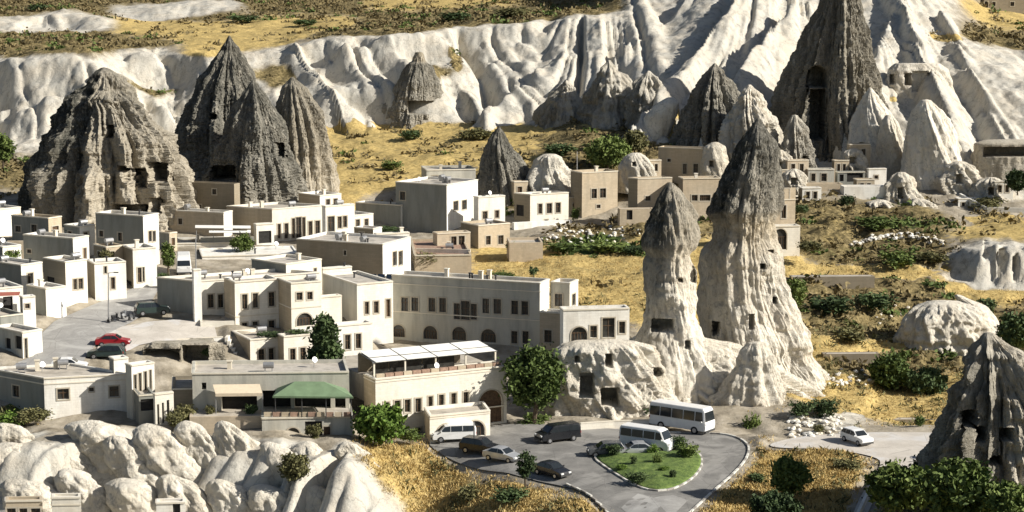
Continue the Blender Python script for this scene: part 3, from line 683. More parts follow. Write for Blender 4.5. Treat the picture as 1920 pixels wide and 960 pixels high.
rock('rock_apron', 'broad pale rock apron spreading below both capped chimneys',
     [(628, 1196, 1300, 0, 0), (650, 1160, 1380, 0, 0), (690, 1110, 1440, 0, .05), (730, 1080, 1500, 0, .05), (770, 1062, 1545, .03, .1), (800, 1050, 1560, .05, .1), (840, 1040, 1580, .05, .1)], 233, depth=.28, pw=2.0, crisp=.9, seed=105, flute=.16, rough=1.0, kf=16, nr=150, nc=320, caves=[(1300, 1308, 690, 712, .8)], group='cream rock at the foot of the chimneys')
for k, (x, y, w, h, Yc) in enumerate([(1490, 352, 44, 36, 340), (1600, 312, 40, 34, 352), (1690, 382, 60, 60, 338), (1722, 408, 70, 36, 334), (1800, 352, 70, 50, 344), (1860, 372, 70, 40, 340), (1650, 404, 60, 30, 333), (1462, 330, 40, 50, 348)]):
    rock('ruined_rock', ['crumbling pale rock left of the terrace wall', 'crumbling rock behind the dark open shed', 'pale cave cut rock right of the terrace wall', 'low pale rock below the white bulbous cone', 'pale broken rock right of the bulbous cone', 'rough pale rock under the rock gallery', 'low rubble rock in front of the rough terrace wall', 'broken rock just behind the tallest chimney cap'][k],
         [(y - h, x - w * .12, x + w * .1, .1, .2), (y - h * .8, x - w * .32, x + w * .3, .15, .2), (y - h * .3, x - w * .46, x + w * .45, .15, .2), (y, x - w * .52, x + w * .52, .2, .3), (y + 15, x - w * .55, x + w * .55, .2, .3)], Yc, depth=.7, pw=2.0, seed=110 + k, flute=.3, rough=1.0, kf=8, nr=60, nc=90, caves=[(x - 6, x + 5, y - h * .5, y - h * .15, .9)], group='ruined rocks below the white slope')

for k, (x, y, w, h) in enumerate([(40, 868, 150, 62), (188, 826, 130, 62), (112, 862, 80, 50), (248, 872, 100, 90), (318, 862, 110, 110), (392, 858, 110, 112), (462, 862, 110, 118), (60, 932, 150, 60), (160, 930, 110, 84), (262, 948, 120, 84), (352, 945, 120, 90), (440, 950, 110, 84), (540, 890, 100, 100), (612, 884, 100, 92), (690, 892, 100, 104), (520, 955, 110, 76), (610, 955, 120, 74), (700, 962, 110, 70), (730, 935, 70, 70), (20, 818, 110, 40)]):
    sh = .62; h *= 1.25; w *= .82
    q = lambda f, wl, wr: (y - h / 2 + h * f, x + sh * h * (f - .5) - w / 2 * wl, x + sh * h * (f - .5) + w / 2 * wr, .04, .12)
    Yb = 204.5 - (y - 800) * .052
    rock('tuff_boulder', ['slanting rounded tuff slab, ' + t for t in ('highest at the left edge', 'domed one under the whitewashed house', 'small one left of the dome', 'one right of the dome', 'one below the slit wall', 'one below the rubble wall', 'one below the cream awning', 'low one in the left corner', 'low one second from the left corner', 'low one third from the left corner', 'low one below the awning side', 'low one left of the green shrub', 'one under the arched niche', 'one right of the arched niche', 'one nearest the bright bushy tree', 'low one below the green shrub', 'low one below the brown door', 'lowest at the dry grass bank', 'small one at the dry grass bank', 'flat one beneath the left house')][k],
         [q(0, .12, .1), q(.06, .5, .45), q(.2, .82, .78), q(.45, 1, .98), q(.75, .98, 1), q(1.0, .9, .95), q(1.3, .85, .9)], Yb, depth=.55, pw=2.1, crisp=.8, seed=130 + k, flute=.09, rough=.9, kf=6, nr=70, nc=100, group='rounded tuff slabs in the left foreground')
# ------------------------------------------------------------------ building materials
def stonewall(name, col, stain=(0.36, 0.31, 0.24), amt=0.5, block=0.9, rough=0.9):
    m, nt, b = newmat(name)
    p = geopos(nt); pv = geopos(nt, (0.8, 0.8, 0.15))
    n1 = noise(nt, pv, 0.9, 6, 0.65, 0.2); n2 = noise(nt, p, 3.0, 5, 0.7); n4 = noise(nt, p, 0.3, 3, 0.5)
    g = N(nt, 'ShaderNodeNewGeometry'); sp = N(nt, 'ShaderNodeSeparateXYZ'); nt.links.new(g.outputs['Position'], sp.inputs[0])
    cb = N(nt, 'ShaderNodeCombineXYZ')
    nt.links.new(mathn(nt, 'ADD', sp.outputs[0], sp.outputs[1]), cb.inputs[0]); nt.links.new(sp.outputs[2], cb.inputs[1])
    br = N(nt, 'ShaderNodeTexBrick'); br.inputs['Scale'].default_value = 1.0
    br.inputs['Brick Width'].default_value = 0.62; br.inputs['Row Height'].default_value = 0.30; br.inputs['Mortar Size'].default_value = 0.012
    br.inputs['Color1'].default_value = (0.86, 0.86, 0.86, 1); br.inputs['Color2'].default_value = (1, 1, 1, 1); br.inputs['Mortar'].default_value = (0.74, 0.74, 0.74, 1)
    nt.links.new(cb.outputs[0], br.inputs[0])
    c = mix(nt, ramp(nt, n1, [(0.36, amt), (0.56, 0.0)]), col, stain)
    c = mix(nt, ramp(nt, n2, [(0.2, 0.35), (0.42, 0.0)]), c, tuple(x * 0.55 for x in col))
    c = mix(nt, ramp(nt, n4, [(0.45, 0.0), (0.7, 0.25)]), c, tuple(x * y for x, y in zip(col, (1.0, 0.9, 0.76))))
    oi = N(nt, 'ShaderNodeObjectInfo')
    c = mix(nt, 1.0, c, ramp(nt, oi.outputs['Random'], [(0.0, (0.88, 0.87, 0.84)), (0.5, (0.97, 0.955, 0.92)), (1.0, (1.0, 1.0, 1.0))]), 'MULTIPLY')
    n5 = noise(nt, geopos(nt, (1.6, 1.6, 0.22)), 1.1, 7, 0.75, 0.6)
    c = mix(nt, ramp(nt, n5, [(0.58, 0.0), (0.74, 0.3)]), c, tuple(x * 0.55 for x in col))
    c = mix(nt, block, c, br.outputs[0], 'MULTIPLY')
    nt.links.new(c, b.inputs['Base Color'])
    b.inputs['Roughness'].default_value = rough; b.inputs['Specular IOR Level'].default_value = 0.15
    bump(nt, b, mathn(nt, 'ADD', mathn(nt, 'MULTIPLY', br.outputs[1], -0.6), n2), 0.35, 0.05)
    MATS[name] = m
    return m
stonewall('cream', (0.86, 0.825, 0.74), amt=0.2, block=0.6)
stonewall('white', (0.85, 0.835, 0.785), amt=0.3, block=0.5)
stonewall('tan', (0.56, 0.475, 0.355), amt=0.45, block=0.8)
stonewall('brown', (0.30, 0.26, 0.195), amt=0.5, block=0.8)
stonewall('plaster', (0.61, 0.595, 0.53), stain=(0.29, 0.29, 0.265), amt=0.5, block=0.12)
stonewall('grey', (0.30, 0.305, 0.28), stain=(0.18, 0.185, 0.17), amt=0.55, block=0.12)  # plaster, grey and brown darkened to carry the shade of left-facing walls
plain('terracotta', (0.33, 0.22, 0.16), 0.85, var=0.3)
stonewall('roofing', (0.52, 0.48, 0.42), stain=(0.24, 0.22, 0.19), amt=0.6, block=0.0)
stonewall('trim', (0.74, 0.69, 0.585), amt=0.2, block=0.0)
stonewall('surround', (0.50, 0.455, 0.375), amt=0.2, block=0.0)
plain('glass', (0.035, 0.034, 0.03), 0.25, var=0.5, scale=1.2, spec=0.5)
plain('wood', (0.10, 0.062, 0.035), 0.6, var=0.4, scale=4)
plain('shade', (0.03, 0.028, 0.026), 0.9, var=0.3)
plain('metal_dark', (0.06, 0.06, 0.062), 0.45, metal=0.4)
plain('metal_grey', (0.34, 0.34, 0.34), 0.45, metal=0.5)
plain('fabric_white', (0.86, 0.84, 0.78), 0.85, var=0.06)
plain('fabric_cream', (0.74, 0.62, 0.45), 0.85, var=0.08)
plain('fabric_green', (0.17, 0.245, 0.14), 0.85, var=0.18, scale=1.0)
plain('fabric_red', (0.30, 0.10, 0.07), 0.85)
plain('terracotta', (0.33, 0.22, 0.16), 0.85, var=0.3)
plain('solar', (0.012, 0.018, 0.03), 0.12, spec=0.6)
FN = {'w': 'window', 'a': 'arched_window', 'd': 'door', 'o': 'opening', 'ad': 'arched_doorway'}
def solve_len(B, zmid, d, px):
    q = px - 960.0
    k = (zmid - CAMZ) * SP
    den = d[0] * FOC - q * d[1] * CP
    return (q * (B[1] * CP - k) - B[0] * FOC) / den
def face_uz(B, d, px, py):
    """where the sight line meets a vertical wall through B along d"""
    n = np.array([d[1], -d[0]])
    r = raydir(px, py)
    t = (B[0] * n[0] + B[1] * n[1]) / (r[0] * n[0] + r[1] * n[1])
    p = np.array([r[0] * t, r[1] * t, CAMZ + r[2] * t])
    return (p[0] - B[0]) * d[0] + (p[1] - B[1]) * d[1], p[2]
def wallface(mb, O, d, L, z0, z1, holes, out, depth=0.2):
    """rectangular wall from O along d with rectangular or arched openings; out = outward normal"""
    pt = lambda u, z, n=0.0: (O[0] + d[0] * u + out[0] * n, O[1] + d[1] * u + out[1] * n, z)
    us = sorted({0.0, L} | {h[0] for h in holes} | {h[1] for h in holes}); zs = sorted({z0, z1} | {h[2] for h in holes} | {h[3] for h in holes})
    fl = (d[0] * out[1] - d[1] * out[0]) > 0
    def q(*p):
        mb.poly(p[::-1] if fl else p)
    for i in range(len(us) - 1):
        for j in range(len(zs) - 1):
            uc, zc = (us[i] + us[i + 1]) / 2, (zs[j] + zs[j + 1]) / 2
            if any(h[0] < uc < h[1] and h[2] < zc < h[3] for h in holes): continue
            q(pt(us[i], zs[j]), pt(us[i + 1], zs[j]), pt(us[i + 1], zs[j + 1]), pt(us[i], zs[j + 1]))
    for h in holes:
        u0, u1, a, b, kind = h
        if 'a' in kind:
            um, hw = (u0 + u1) / 2, (u1 - u0) / 2; rise = min(hw, (b - a) * 0.95); sp = b - rise
            arc = [(um - hw * math.cos(t), sp + rise * math.sin(t)) for t in np.linspace(0, math.pi, 11)]
            for k in range(10):
                (x0, y0), (x1, y1) = arc[k], arc[k + 1]
                q(pt(x0, y0), pt(x1, y1), pt(x1, b), pt(x0, b))
            ring = [(u0, a)] + arc + [(u1, a)]
        else:
            ring = [(u0, a), (u0, b), (u1, b), (u1, a)]
        n = len(ring)
        for k in range(n):
            (x0, y0), (x1, y1) = ring[k], ring[(k + 1) % n]
            q(pt(x0, y0), pt(x0, y0, -depth), pt(x1, y1, -depth), pt(x1, y1))
def window_parts(root, O, d, out, h, depth, frame=True, mat='glass', trim='trim'):
    pt = lambda u, z, n=0.0: (O[0] + d[0] * u + out[0] * n, O[1] + d[1] * u + out[1] * n, z)
    u0, u1, a, b, kind = h
    if 'a' in kind:
        um, hw = (u0 + u1) / 2, (u1 - u0) / 2; rise = min(hw, (b - a) * 0.95); sp = b - rise
        ring = [(u0, a)] + [(um - hw * math.cos(t), sp + rise * math.sin(t)) for t in np.linspace(0, math.pi, 11)] + [(u1, a)]
    else:
        ring = [(u0, a), (u0, b), (u1, b), (u1, a)]
    mb = MB().poly([pt(x, y, -depth) for x, y in ring])
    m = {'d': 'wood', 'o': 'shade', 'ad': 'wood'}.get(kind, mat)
    pane = mb.build(FN[kind], MATS[m], root)
    if not frame: return pane
    fm = MB(); w = min(0.16, (u1 - u0) * 0.25); pr = 0.05
    if 'a' in kind:
        o2 = [(u0 - w, a)] + [(um - (hw + w) * math.cos(t), sp + (rise + w) * math.sin(t)) for t in np.linspace(0, math.pi, 11)] + [(u1 + w, a)]
    else:
        o2 = [(u0 - w, a - w), (u0 - w, b + w), (u1 + w, b + w), (u1 + w, a - w)]
    n = len(ring); closed = 'a' not in kind
    for k in range(n if closed else n - 1):
        j = (k + 1) % n
        A, B_, C_, D_ = ring[k], ring[j], o2[j], o2[k]
        fm.hexa([pt(*A, 0.004), pt(*B_, 0.004), pt(*C_, 0.004), pt(*D_, 0.004), pt(*A, pr), pt(*B_, pr), pt(*C_, pr), pt(*D_, pr)])
    fr = fm.build('frame', MATS['surround'], pane)
    if u1 - u0 > 0.55 and kind in ('w', 'a', 'ad'):
        bm = MB(); um = (u0 + u1) / 2; t = 0.035
        nb = 1 if u1 - u0 < 1.6 else 4
        for k in range(nb):
            uu = u0 + (u1 - u0) * (k + 1) / (nb + 1)
            bm.hexa([pt(uu - t, a, -depth + .003), pt(uu + t, a, -depth + .003), pt(uu + t, b - (0 if nb == 1 else .35 * (b - a)) if 'a' in kind else b, -depth + .003), pt(uu - t, b - (0 if nb == 1 else .35 * (b - a)) if 'a' in kind else b, -depth + .003),
                     pt(uu - t, a, -depth + .05), pt(uu + t, a, -depth + .05), pt(uu + t, b - (0 if nb == 1 else .35 * (b - a)) if 'a' in kind else b, -depth + .05), pt(uu - t, b - (0 if nb == 1 else .35 * (b - a)) if 'a' in kind else b, -depth + .05)])
        zm = a + (b - a) * 0.6
        bm.hexa([pt(u0, zm - t, -depth + .006), pt(u1, zm - t, -depth + .006), pt(u1, zm + t, -depth + .006), pt(u0, zm + t, -depth + .006), pt(u0, zm - t, -depth + .06), pt(u1, zm - t, -depth + .06), pt(u1, zm + t, -depth + .06), pt(u0, zm + t, -depth + .06)])
        bm.build('glazing_bar', MATS['wood'], pane)
    return pane
BUILT = {}
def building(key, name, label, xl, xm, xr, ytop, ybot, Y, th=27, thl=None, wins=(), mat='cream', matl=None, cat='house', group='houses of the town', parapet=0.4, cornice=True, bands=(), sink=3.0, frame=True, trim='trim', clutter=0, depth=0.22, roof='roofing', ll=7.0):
    t = math.radians(th); tl = math.radians(th if thl is None else thl)
    dR = np.array([math.cos(t), math.sin(t)]); dL = np.array([-math.sin(tl), math.cos(tl)])
    B3 = P(xm, ybot, Y); B = B3[:2]; zb = B3[2]; zt = P(xm, ytop, Y)[2]
    zm = (zb + zt) / 2
    LR = solve_len(B, zm, dR, xr); LL = solve_len(B, zm, dL, xl)
    if not 0.3 < LL < 45:
        dL = B / np.linalg.norm(B); dL = dL + np.array([0.02 if B[0] < 0 else 0.0, 0]); dL /= np.linalg.norm(dL); LL = ll
    if not 0.3 < LR < 60: print('BAD LR', key, LR)
    A = B + dL * LL; C = B + dR * LR; Dd = A + dR * LR
    root = empty(name, (B[0], B[1], zb))
    tag(root, label, cat, group)
    nR = np.array([dR[1], -dR[0]]); nL = np.array([-dL[1], dL[0]])
    hR, hL = [], []
    for w in wins:
        f, x0, x1, y0, y1 = w[:5]; kind = w[5] if len(w) > 5 else 'w'
        if kind == 'w':
            ex = 0.13 * (x1 - x0); ey = 0.05 * (y1 - y0); x0, x1, y0, y1 = x0 - ex, x1 + ex, y0 - ey, y1 + ey
        d = dR if f == 'R' else -dL
        O = B
        xc, yc = (x0 + x1) / 2, (y0 + y1) / 2
        ua, _ = face_uz(B, dR if f == 'R' else dL, x0, yc); ub, _ = face_uz(B, dR if f == 'R' else dL, x1, yc)
        _, za = face_uz(B, dR if f == 'R' else dL, xc, y1); _, zb2 = face_uz(B, dR if f == 'R' else dL, xc, y0)
        u0, u1 = min(ua, ub), max(ua, ub)
        LM = LR if f == 'R' else LL
        u0 = max(u0, 0.08); u1 = min(u1, LM - 0.08); zb2 = min(zb2, zt - 0.15)
        if u1 - u0 < 0.12: continue
        (hR if f == 'R' else hL).append((u0, u1, za, zb2, kind))
    mb = MB()
    wallface(mb, B, dR, LR, zb - sink, zt, hR, nR, depth)
    nf = len(mb.f)
    wallface(mb, B, dL, LL, zb - sink, zt, hL, nL, depth)
    nl = len(mb.f)
    for p, q in ((C, Dd), (Dd, A)):
        mb.poly([(*p, zb - sink), (*q, zb - sink), (*q, zt), (*p, zt)])
    w = 0.28
    ctr = (B + Dd) / 2
    e1, e2 = dR * w, dL * w
    Bi, Ci, Ai, Di = B + e1 + e2, C - e1 + e2, A + e1 - e2, Dd - e1 - e2
    O4, I4 = [B, C, Dd, A], [Bi, Ci, Di, Ai]
    for k in range(4):
        j = (k + 1) % 4
        mb.poly([(*O4[k], zt), (*O4[j], zt), (*I4[j], zt), (*I4[k], zt)])
        mb.poly([(*I4[k], zt), (*I4[j], zt), (*I4[j], zt - parapet), (*I4[k], zt - parapet)])
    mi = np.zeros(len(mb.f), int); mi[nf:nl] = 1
    meshobj('wall', mb.v, mb.f, [MATS[mat], MATS[matl or mat]], root, midx=mi)  # left walls take matl, mostly a darker colour with their shade put in
    MB().poly([(*q, zt - parapet + 0.01) for q in I4]).build('roof', MATS[roof], root)
    if cornice:
        for d, LM, n, nm in ((dR, LR, nR, 'cornice'), (dL, LL, nL, 'cornice')):
            for zc, hh, pr in [(zt - 0.02, 0.16, 0.10)] + [(P(xm, b_, Y)[2], 0.14, 0.07) for b_ in bands]:
                q = lambda u, z, o: (B[0] + d[0] * u + n[0] * o, B[1] + d[1] * u + n[1] * o, z)
                MB().hexa([q(-.02, zc - hh, .004), q(LM, zc - hh, .004), q(LM, zc - hh, pr), q(-.02, zc - hh, pr), q(-.02, zc, .004), q(LM, zc, .004), q(LM, zc, pr), q(-.02, zc, pr)]).build(nm, MATS[trim], root)
    for hs, d, n in ((hR, dR, nR), (hL, dL, nL)):
        for h in hs:
            window_parts(root, B, d, n, h, depth - 0.01, frame and h[4] != 'o', trim=trim)
    rr = random.Random(hash(key) % 1000 if False else sum(map(ord, key)))
    if clutter == 0 and cat in ('house', 'hotel') and LL > 3 and LR > 3: clutter = 1
    for k in range(clutter):
        a, b_ = rr.uniform(.15, .85), rr.uniform(.15, .8)
        p = B + dR * LR * a + dL * LL * b_
        zr = zt - parapet
        kind = rr.choice(['chimney', 'water_tank', 'roof_vent', 'chimney', 'water_tank', 'roof_vent', 'satellite_dish'])
        c = MB()
        if kind == 'chimney':
            hh = rr.uniform(.8, 1.3); c.box((*p, zr + hh / 2), .5, .5, hh, t).box((*p, zr + hh + .06), .66, .66, .12, t); c.build(kind, MATS['trim'], root)
        elif kind == 'water_tank':
            c.tube((p[0] - dR[0] * .6, p[1] - dR[1] * .6, zr + .8), (p[0] + dR[0] * .6, p[1] + dR[1] * .6, zr + .8), .36, .36, 12)
            for s in (-.4, .4): c.box((p[0] + dR[0] * s, p[1] + dR[1] * s, zr + .25), .08, .6, .5, t)
            c.build(kind, MATS['metal_grey'], root, smooth=False)
        elif kind == 'roof_vent':
            c.tube((*p, zr), (*p, zr + .7), .12, .12, 8).tube((*p, zr + .7), (*p, zr + .82), .22, .22, 8); c.build(kind, MATS['metal_dark'], root)
        else:
            c.tube((*p, zr), (*p, zr + .7), .04, .04, 6).tube((p[0], p[1], zr + .85), (p[0] + .12, p[1] - .14, zr + .92), .08, .34, 12); c.build(kind, MATS['metal_grey'], root)
    BUILT[key] = dict(B=B, dR=dR, dL=dL, LR=LR, LL=LL, zt=zt, zb=zb, nR=nR, nL=nL, root=root, roofz=zt - parapet)
    return root
HG = 'buildings of the cave hotel'
# ---- far-left houses along the street
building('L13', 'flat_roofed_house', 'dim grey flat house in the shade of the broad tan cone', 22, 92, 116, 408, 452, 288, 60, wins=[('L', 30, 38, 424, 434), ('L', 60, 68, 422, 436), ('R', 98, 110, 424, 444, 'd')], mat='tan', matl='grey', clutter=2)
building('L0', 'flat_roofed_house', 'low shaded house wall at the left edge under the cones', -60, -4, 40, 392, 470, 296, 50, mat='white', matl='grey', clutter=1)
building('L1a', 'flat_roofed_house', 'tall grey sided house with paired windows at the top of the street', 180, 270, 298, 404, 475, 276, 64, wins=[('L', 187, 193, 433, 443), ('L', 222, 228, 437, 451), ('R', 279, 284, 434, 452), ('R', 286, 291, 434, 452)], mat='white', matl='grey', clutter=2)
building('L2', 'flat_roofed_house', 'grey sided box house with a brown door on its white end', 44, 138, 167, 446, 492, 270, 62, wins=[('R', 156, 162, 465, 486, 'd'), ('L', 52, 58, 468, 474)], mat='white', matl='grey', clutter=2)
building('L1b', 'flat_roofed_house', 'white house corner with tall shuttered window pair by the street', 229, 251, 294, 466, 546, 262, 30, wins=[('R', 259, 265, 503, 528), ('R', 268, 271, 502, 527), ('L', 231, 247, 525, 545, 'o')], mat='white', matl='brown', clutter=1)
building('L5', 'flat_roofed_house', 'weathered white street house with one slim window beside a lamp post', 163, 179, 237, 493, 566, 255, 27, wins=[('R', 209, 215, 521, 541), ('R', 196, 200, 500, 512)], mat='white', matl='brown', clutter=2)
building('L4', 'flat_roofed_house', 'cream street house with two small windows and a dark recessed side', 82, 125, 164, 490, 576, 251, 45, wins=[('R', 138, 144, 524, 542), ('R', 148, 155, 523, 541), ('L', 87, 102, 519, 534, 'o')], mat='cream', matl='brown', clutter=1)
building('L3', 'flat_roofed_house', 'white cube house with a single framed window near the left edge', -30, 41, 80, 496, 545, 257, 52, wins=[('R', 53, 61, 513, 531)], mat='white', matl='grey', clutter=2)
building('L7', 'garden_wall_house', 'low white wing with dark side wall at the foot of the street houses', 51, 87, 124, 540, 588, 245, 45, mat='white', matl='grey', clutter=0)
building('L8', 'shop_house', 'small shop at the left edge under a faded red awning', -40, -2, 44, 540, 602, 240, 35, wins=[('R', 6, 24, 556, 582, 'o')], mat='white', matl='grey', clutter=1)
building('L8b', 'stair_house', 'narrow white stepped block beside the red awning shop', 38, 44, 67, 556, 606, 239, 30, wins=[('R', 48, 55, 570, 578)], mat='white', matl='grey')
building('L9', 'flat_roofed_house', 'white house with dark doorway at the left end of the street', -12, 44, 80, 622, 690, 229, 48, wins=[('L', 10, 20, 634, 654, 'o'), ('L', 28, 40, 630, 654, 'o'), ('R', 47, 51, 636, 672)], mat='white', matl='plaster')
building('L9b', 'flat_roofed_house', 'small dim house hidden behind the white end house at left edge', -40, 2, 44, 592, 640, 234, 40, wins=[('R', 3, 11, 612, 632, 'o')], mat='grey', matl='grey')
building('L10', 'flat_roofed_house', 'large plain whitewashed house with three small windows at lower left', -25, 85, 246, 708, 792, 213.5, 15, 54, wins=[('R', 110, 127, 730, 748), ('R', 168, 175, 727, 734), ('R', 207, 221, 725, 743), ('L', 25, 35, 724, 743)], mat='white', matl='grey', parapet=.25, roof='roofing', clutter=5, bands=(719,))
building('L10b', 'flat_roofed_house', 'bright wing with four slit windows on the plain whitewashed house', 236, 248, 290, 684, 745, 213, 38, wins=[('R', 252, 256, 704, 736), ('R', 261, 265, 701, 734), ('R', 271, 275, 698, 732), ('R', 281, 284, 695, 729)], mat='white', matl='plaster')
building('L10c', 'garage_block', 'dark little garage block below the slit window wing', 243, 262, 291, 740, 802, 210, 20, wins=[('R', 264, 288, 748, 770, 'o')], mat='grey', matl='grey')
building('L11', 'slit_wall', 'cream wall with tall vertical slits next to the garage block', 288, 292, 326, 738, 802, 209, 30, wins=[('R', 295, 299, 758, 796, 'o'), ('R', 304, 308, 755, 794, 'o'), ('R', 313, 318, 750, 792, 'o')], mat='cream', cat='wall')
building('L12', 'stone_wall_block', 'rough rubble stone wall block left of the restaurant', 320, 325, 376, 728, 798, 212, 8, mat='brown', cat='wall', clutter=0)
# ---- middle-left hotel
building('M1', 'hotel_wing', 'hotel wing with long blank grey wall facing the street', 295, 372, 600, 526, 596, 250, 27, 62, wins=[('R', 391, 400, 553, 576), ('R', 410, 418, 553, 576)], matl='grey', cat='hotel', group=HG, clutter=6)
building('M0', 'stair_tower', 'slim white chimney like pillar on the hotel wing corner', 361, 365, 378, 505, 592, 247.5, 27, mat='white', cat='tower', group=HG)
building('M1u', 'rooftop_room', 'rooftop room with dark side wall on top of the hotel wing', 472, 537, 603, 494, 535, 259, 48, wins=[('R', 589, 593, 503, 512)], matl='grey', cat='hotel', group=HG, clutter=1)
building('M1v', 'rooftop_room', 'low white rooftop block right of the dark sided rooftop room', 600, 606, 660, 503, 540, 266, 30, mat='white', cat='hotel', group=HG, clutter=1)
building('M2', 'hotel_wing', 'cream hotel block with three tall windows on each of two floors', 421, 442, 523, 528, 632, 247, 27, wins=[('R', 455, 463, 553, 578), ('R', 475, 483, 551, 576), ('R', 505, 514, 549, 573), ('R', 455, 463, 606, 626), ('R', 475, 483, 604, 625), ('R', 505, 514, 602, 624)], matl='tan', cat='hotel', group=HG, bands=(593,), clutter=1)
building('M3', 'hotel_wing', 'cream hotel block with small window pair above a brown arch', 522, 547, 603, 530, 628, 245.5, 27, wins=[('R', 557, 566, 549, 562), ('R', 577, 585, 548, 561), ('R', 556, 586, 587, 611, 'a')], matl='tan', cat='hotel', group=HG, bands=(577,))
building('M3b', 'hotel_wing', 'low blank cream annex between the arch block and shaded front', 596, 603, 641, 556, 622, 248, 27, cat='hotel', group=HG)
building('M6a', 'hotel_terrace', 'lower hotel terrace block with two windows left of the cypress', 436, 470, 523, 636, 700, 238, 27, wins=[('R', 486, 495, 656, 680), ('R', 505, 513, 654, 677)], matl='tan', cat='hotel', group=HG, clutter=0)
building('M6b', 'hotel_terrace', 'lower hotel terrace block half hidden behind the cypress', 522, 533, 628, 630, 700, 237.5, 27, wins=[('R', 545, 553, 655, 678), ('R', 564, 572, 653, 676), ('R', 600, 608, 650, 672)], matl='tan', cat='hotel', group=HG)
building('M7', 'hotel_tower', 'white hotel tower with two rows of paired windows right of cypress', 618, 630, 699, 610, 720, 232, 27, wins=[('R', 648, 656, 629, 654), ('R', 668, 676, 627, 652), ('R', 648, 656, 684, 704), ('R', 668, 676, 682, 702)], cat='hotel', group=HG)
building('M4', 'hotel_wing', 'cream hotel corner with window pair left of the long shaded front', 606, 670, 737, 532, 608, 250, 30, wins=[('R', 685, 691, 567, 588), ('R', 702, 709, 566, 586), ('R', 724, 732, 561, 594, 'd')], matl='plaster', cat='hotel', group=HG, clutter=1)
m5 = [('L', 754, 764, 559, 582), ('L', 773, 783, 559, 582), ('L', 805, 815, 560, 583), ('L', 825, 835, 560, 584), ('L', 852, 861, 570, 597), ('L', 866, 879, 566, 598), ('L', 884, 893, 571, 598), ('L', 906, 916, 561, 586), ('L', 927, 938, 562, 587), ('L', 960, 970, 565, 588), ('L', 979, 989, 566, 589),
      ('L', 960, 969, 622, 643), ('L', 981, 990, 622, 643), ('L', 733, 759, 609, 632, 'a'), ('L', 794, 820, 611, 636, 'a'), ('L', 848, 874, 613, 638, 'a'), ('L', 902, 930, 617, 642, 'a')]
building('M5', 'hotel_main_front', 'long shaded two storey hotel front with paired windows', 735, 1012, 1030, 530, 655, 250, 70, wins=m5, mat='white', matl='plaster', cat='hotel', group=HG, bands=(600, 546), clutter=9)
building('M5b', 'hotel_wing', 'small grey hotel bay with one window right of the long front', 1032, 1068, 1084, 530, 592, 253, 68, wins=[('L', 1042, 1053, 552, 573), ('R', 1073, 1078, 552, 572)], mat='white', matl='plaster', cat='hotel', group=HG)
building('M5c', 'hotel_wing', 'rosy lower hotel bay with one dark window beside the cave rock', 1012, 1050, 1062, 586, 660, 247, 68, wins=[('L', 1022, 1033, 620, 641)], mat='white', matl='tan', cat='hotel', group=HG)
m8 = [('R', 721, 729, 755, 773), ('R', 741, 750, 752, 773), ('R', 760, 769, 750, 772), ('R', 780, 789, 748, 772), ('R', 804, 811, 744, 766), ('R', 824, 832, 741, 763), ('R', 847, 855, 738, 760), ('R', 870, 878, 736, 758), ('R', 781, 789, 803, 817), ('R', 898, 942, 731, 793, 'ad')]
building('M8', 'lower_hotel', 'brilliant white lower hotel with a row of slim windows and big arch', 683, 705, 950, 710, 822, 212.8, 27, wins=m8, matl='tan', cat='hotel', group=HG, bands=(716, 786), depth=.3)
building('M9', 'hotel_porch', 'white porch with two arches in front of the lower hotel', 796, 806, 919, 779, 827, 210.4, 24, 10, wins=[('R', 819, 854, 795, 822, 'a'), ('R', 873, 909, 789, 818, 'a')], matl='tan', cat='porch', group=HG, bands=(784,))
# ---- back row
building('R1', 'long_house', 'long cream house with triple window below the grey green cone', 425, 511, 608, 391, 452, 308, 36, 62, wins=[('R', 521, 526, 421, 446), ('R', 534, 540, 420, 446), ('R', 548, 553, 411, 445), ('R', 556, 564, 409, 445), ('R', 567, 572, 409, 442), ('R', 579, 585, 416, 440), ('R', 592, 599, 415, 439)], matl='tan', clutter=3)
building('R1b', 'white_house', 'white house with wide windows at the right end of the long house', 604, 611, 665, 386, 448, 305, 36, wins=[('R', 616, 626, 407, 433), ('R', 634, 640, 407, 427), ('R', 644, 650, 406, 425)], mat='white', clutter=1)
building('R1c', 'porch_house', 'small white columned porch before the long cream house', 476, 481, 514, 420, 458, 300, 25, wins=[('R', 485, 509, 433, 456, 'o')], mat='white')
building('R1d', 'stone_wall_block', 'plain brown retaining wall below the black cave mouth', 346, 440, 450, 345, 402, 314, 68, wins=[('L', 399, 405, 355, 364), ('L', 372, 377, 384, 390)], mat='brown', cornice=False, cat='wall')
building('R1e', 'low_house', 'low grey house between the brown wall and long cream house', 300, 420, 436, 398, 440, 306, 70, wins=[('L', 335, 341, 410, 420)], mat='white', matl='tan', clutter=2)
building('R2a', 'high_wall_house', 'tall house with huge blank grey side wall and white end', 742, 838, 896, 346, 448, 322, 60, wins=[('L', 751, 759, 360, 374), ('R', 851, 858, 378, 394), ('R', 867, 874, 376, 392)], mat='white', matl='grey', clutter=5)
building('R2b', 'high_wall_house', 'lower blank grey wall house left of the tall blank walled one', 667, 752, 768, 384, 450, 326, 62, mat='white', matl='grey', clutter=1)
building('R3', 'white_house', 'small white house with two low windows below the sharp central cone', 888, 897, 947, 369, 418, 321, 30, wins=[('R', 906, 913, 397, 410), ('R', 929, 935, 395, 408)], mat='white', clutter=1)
building('R4', 'tan_house', 'tan house with two windows stepping down in front of the small white house', 864, 897, 956, 422, 480, 306, 33, wins=[('R', 912, 919, 443, 458), ('R', 935, 943, 442, 457)], mat='tan', matl='brown', clutter=1)
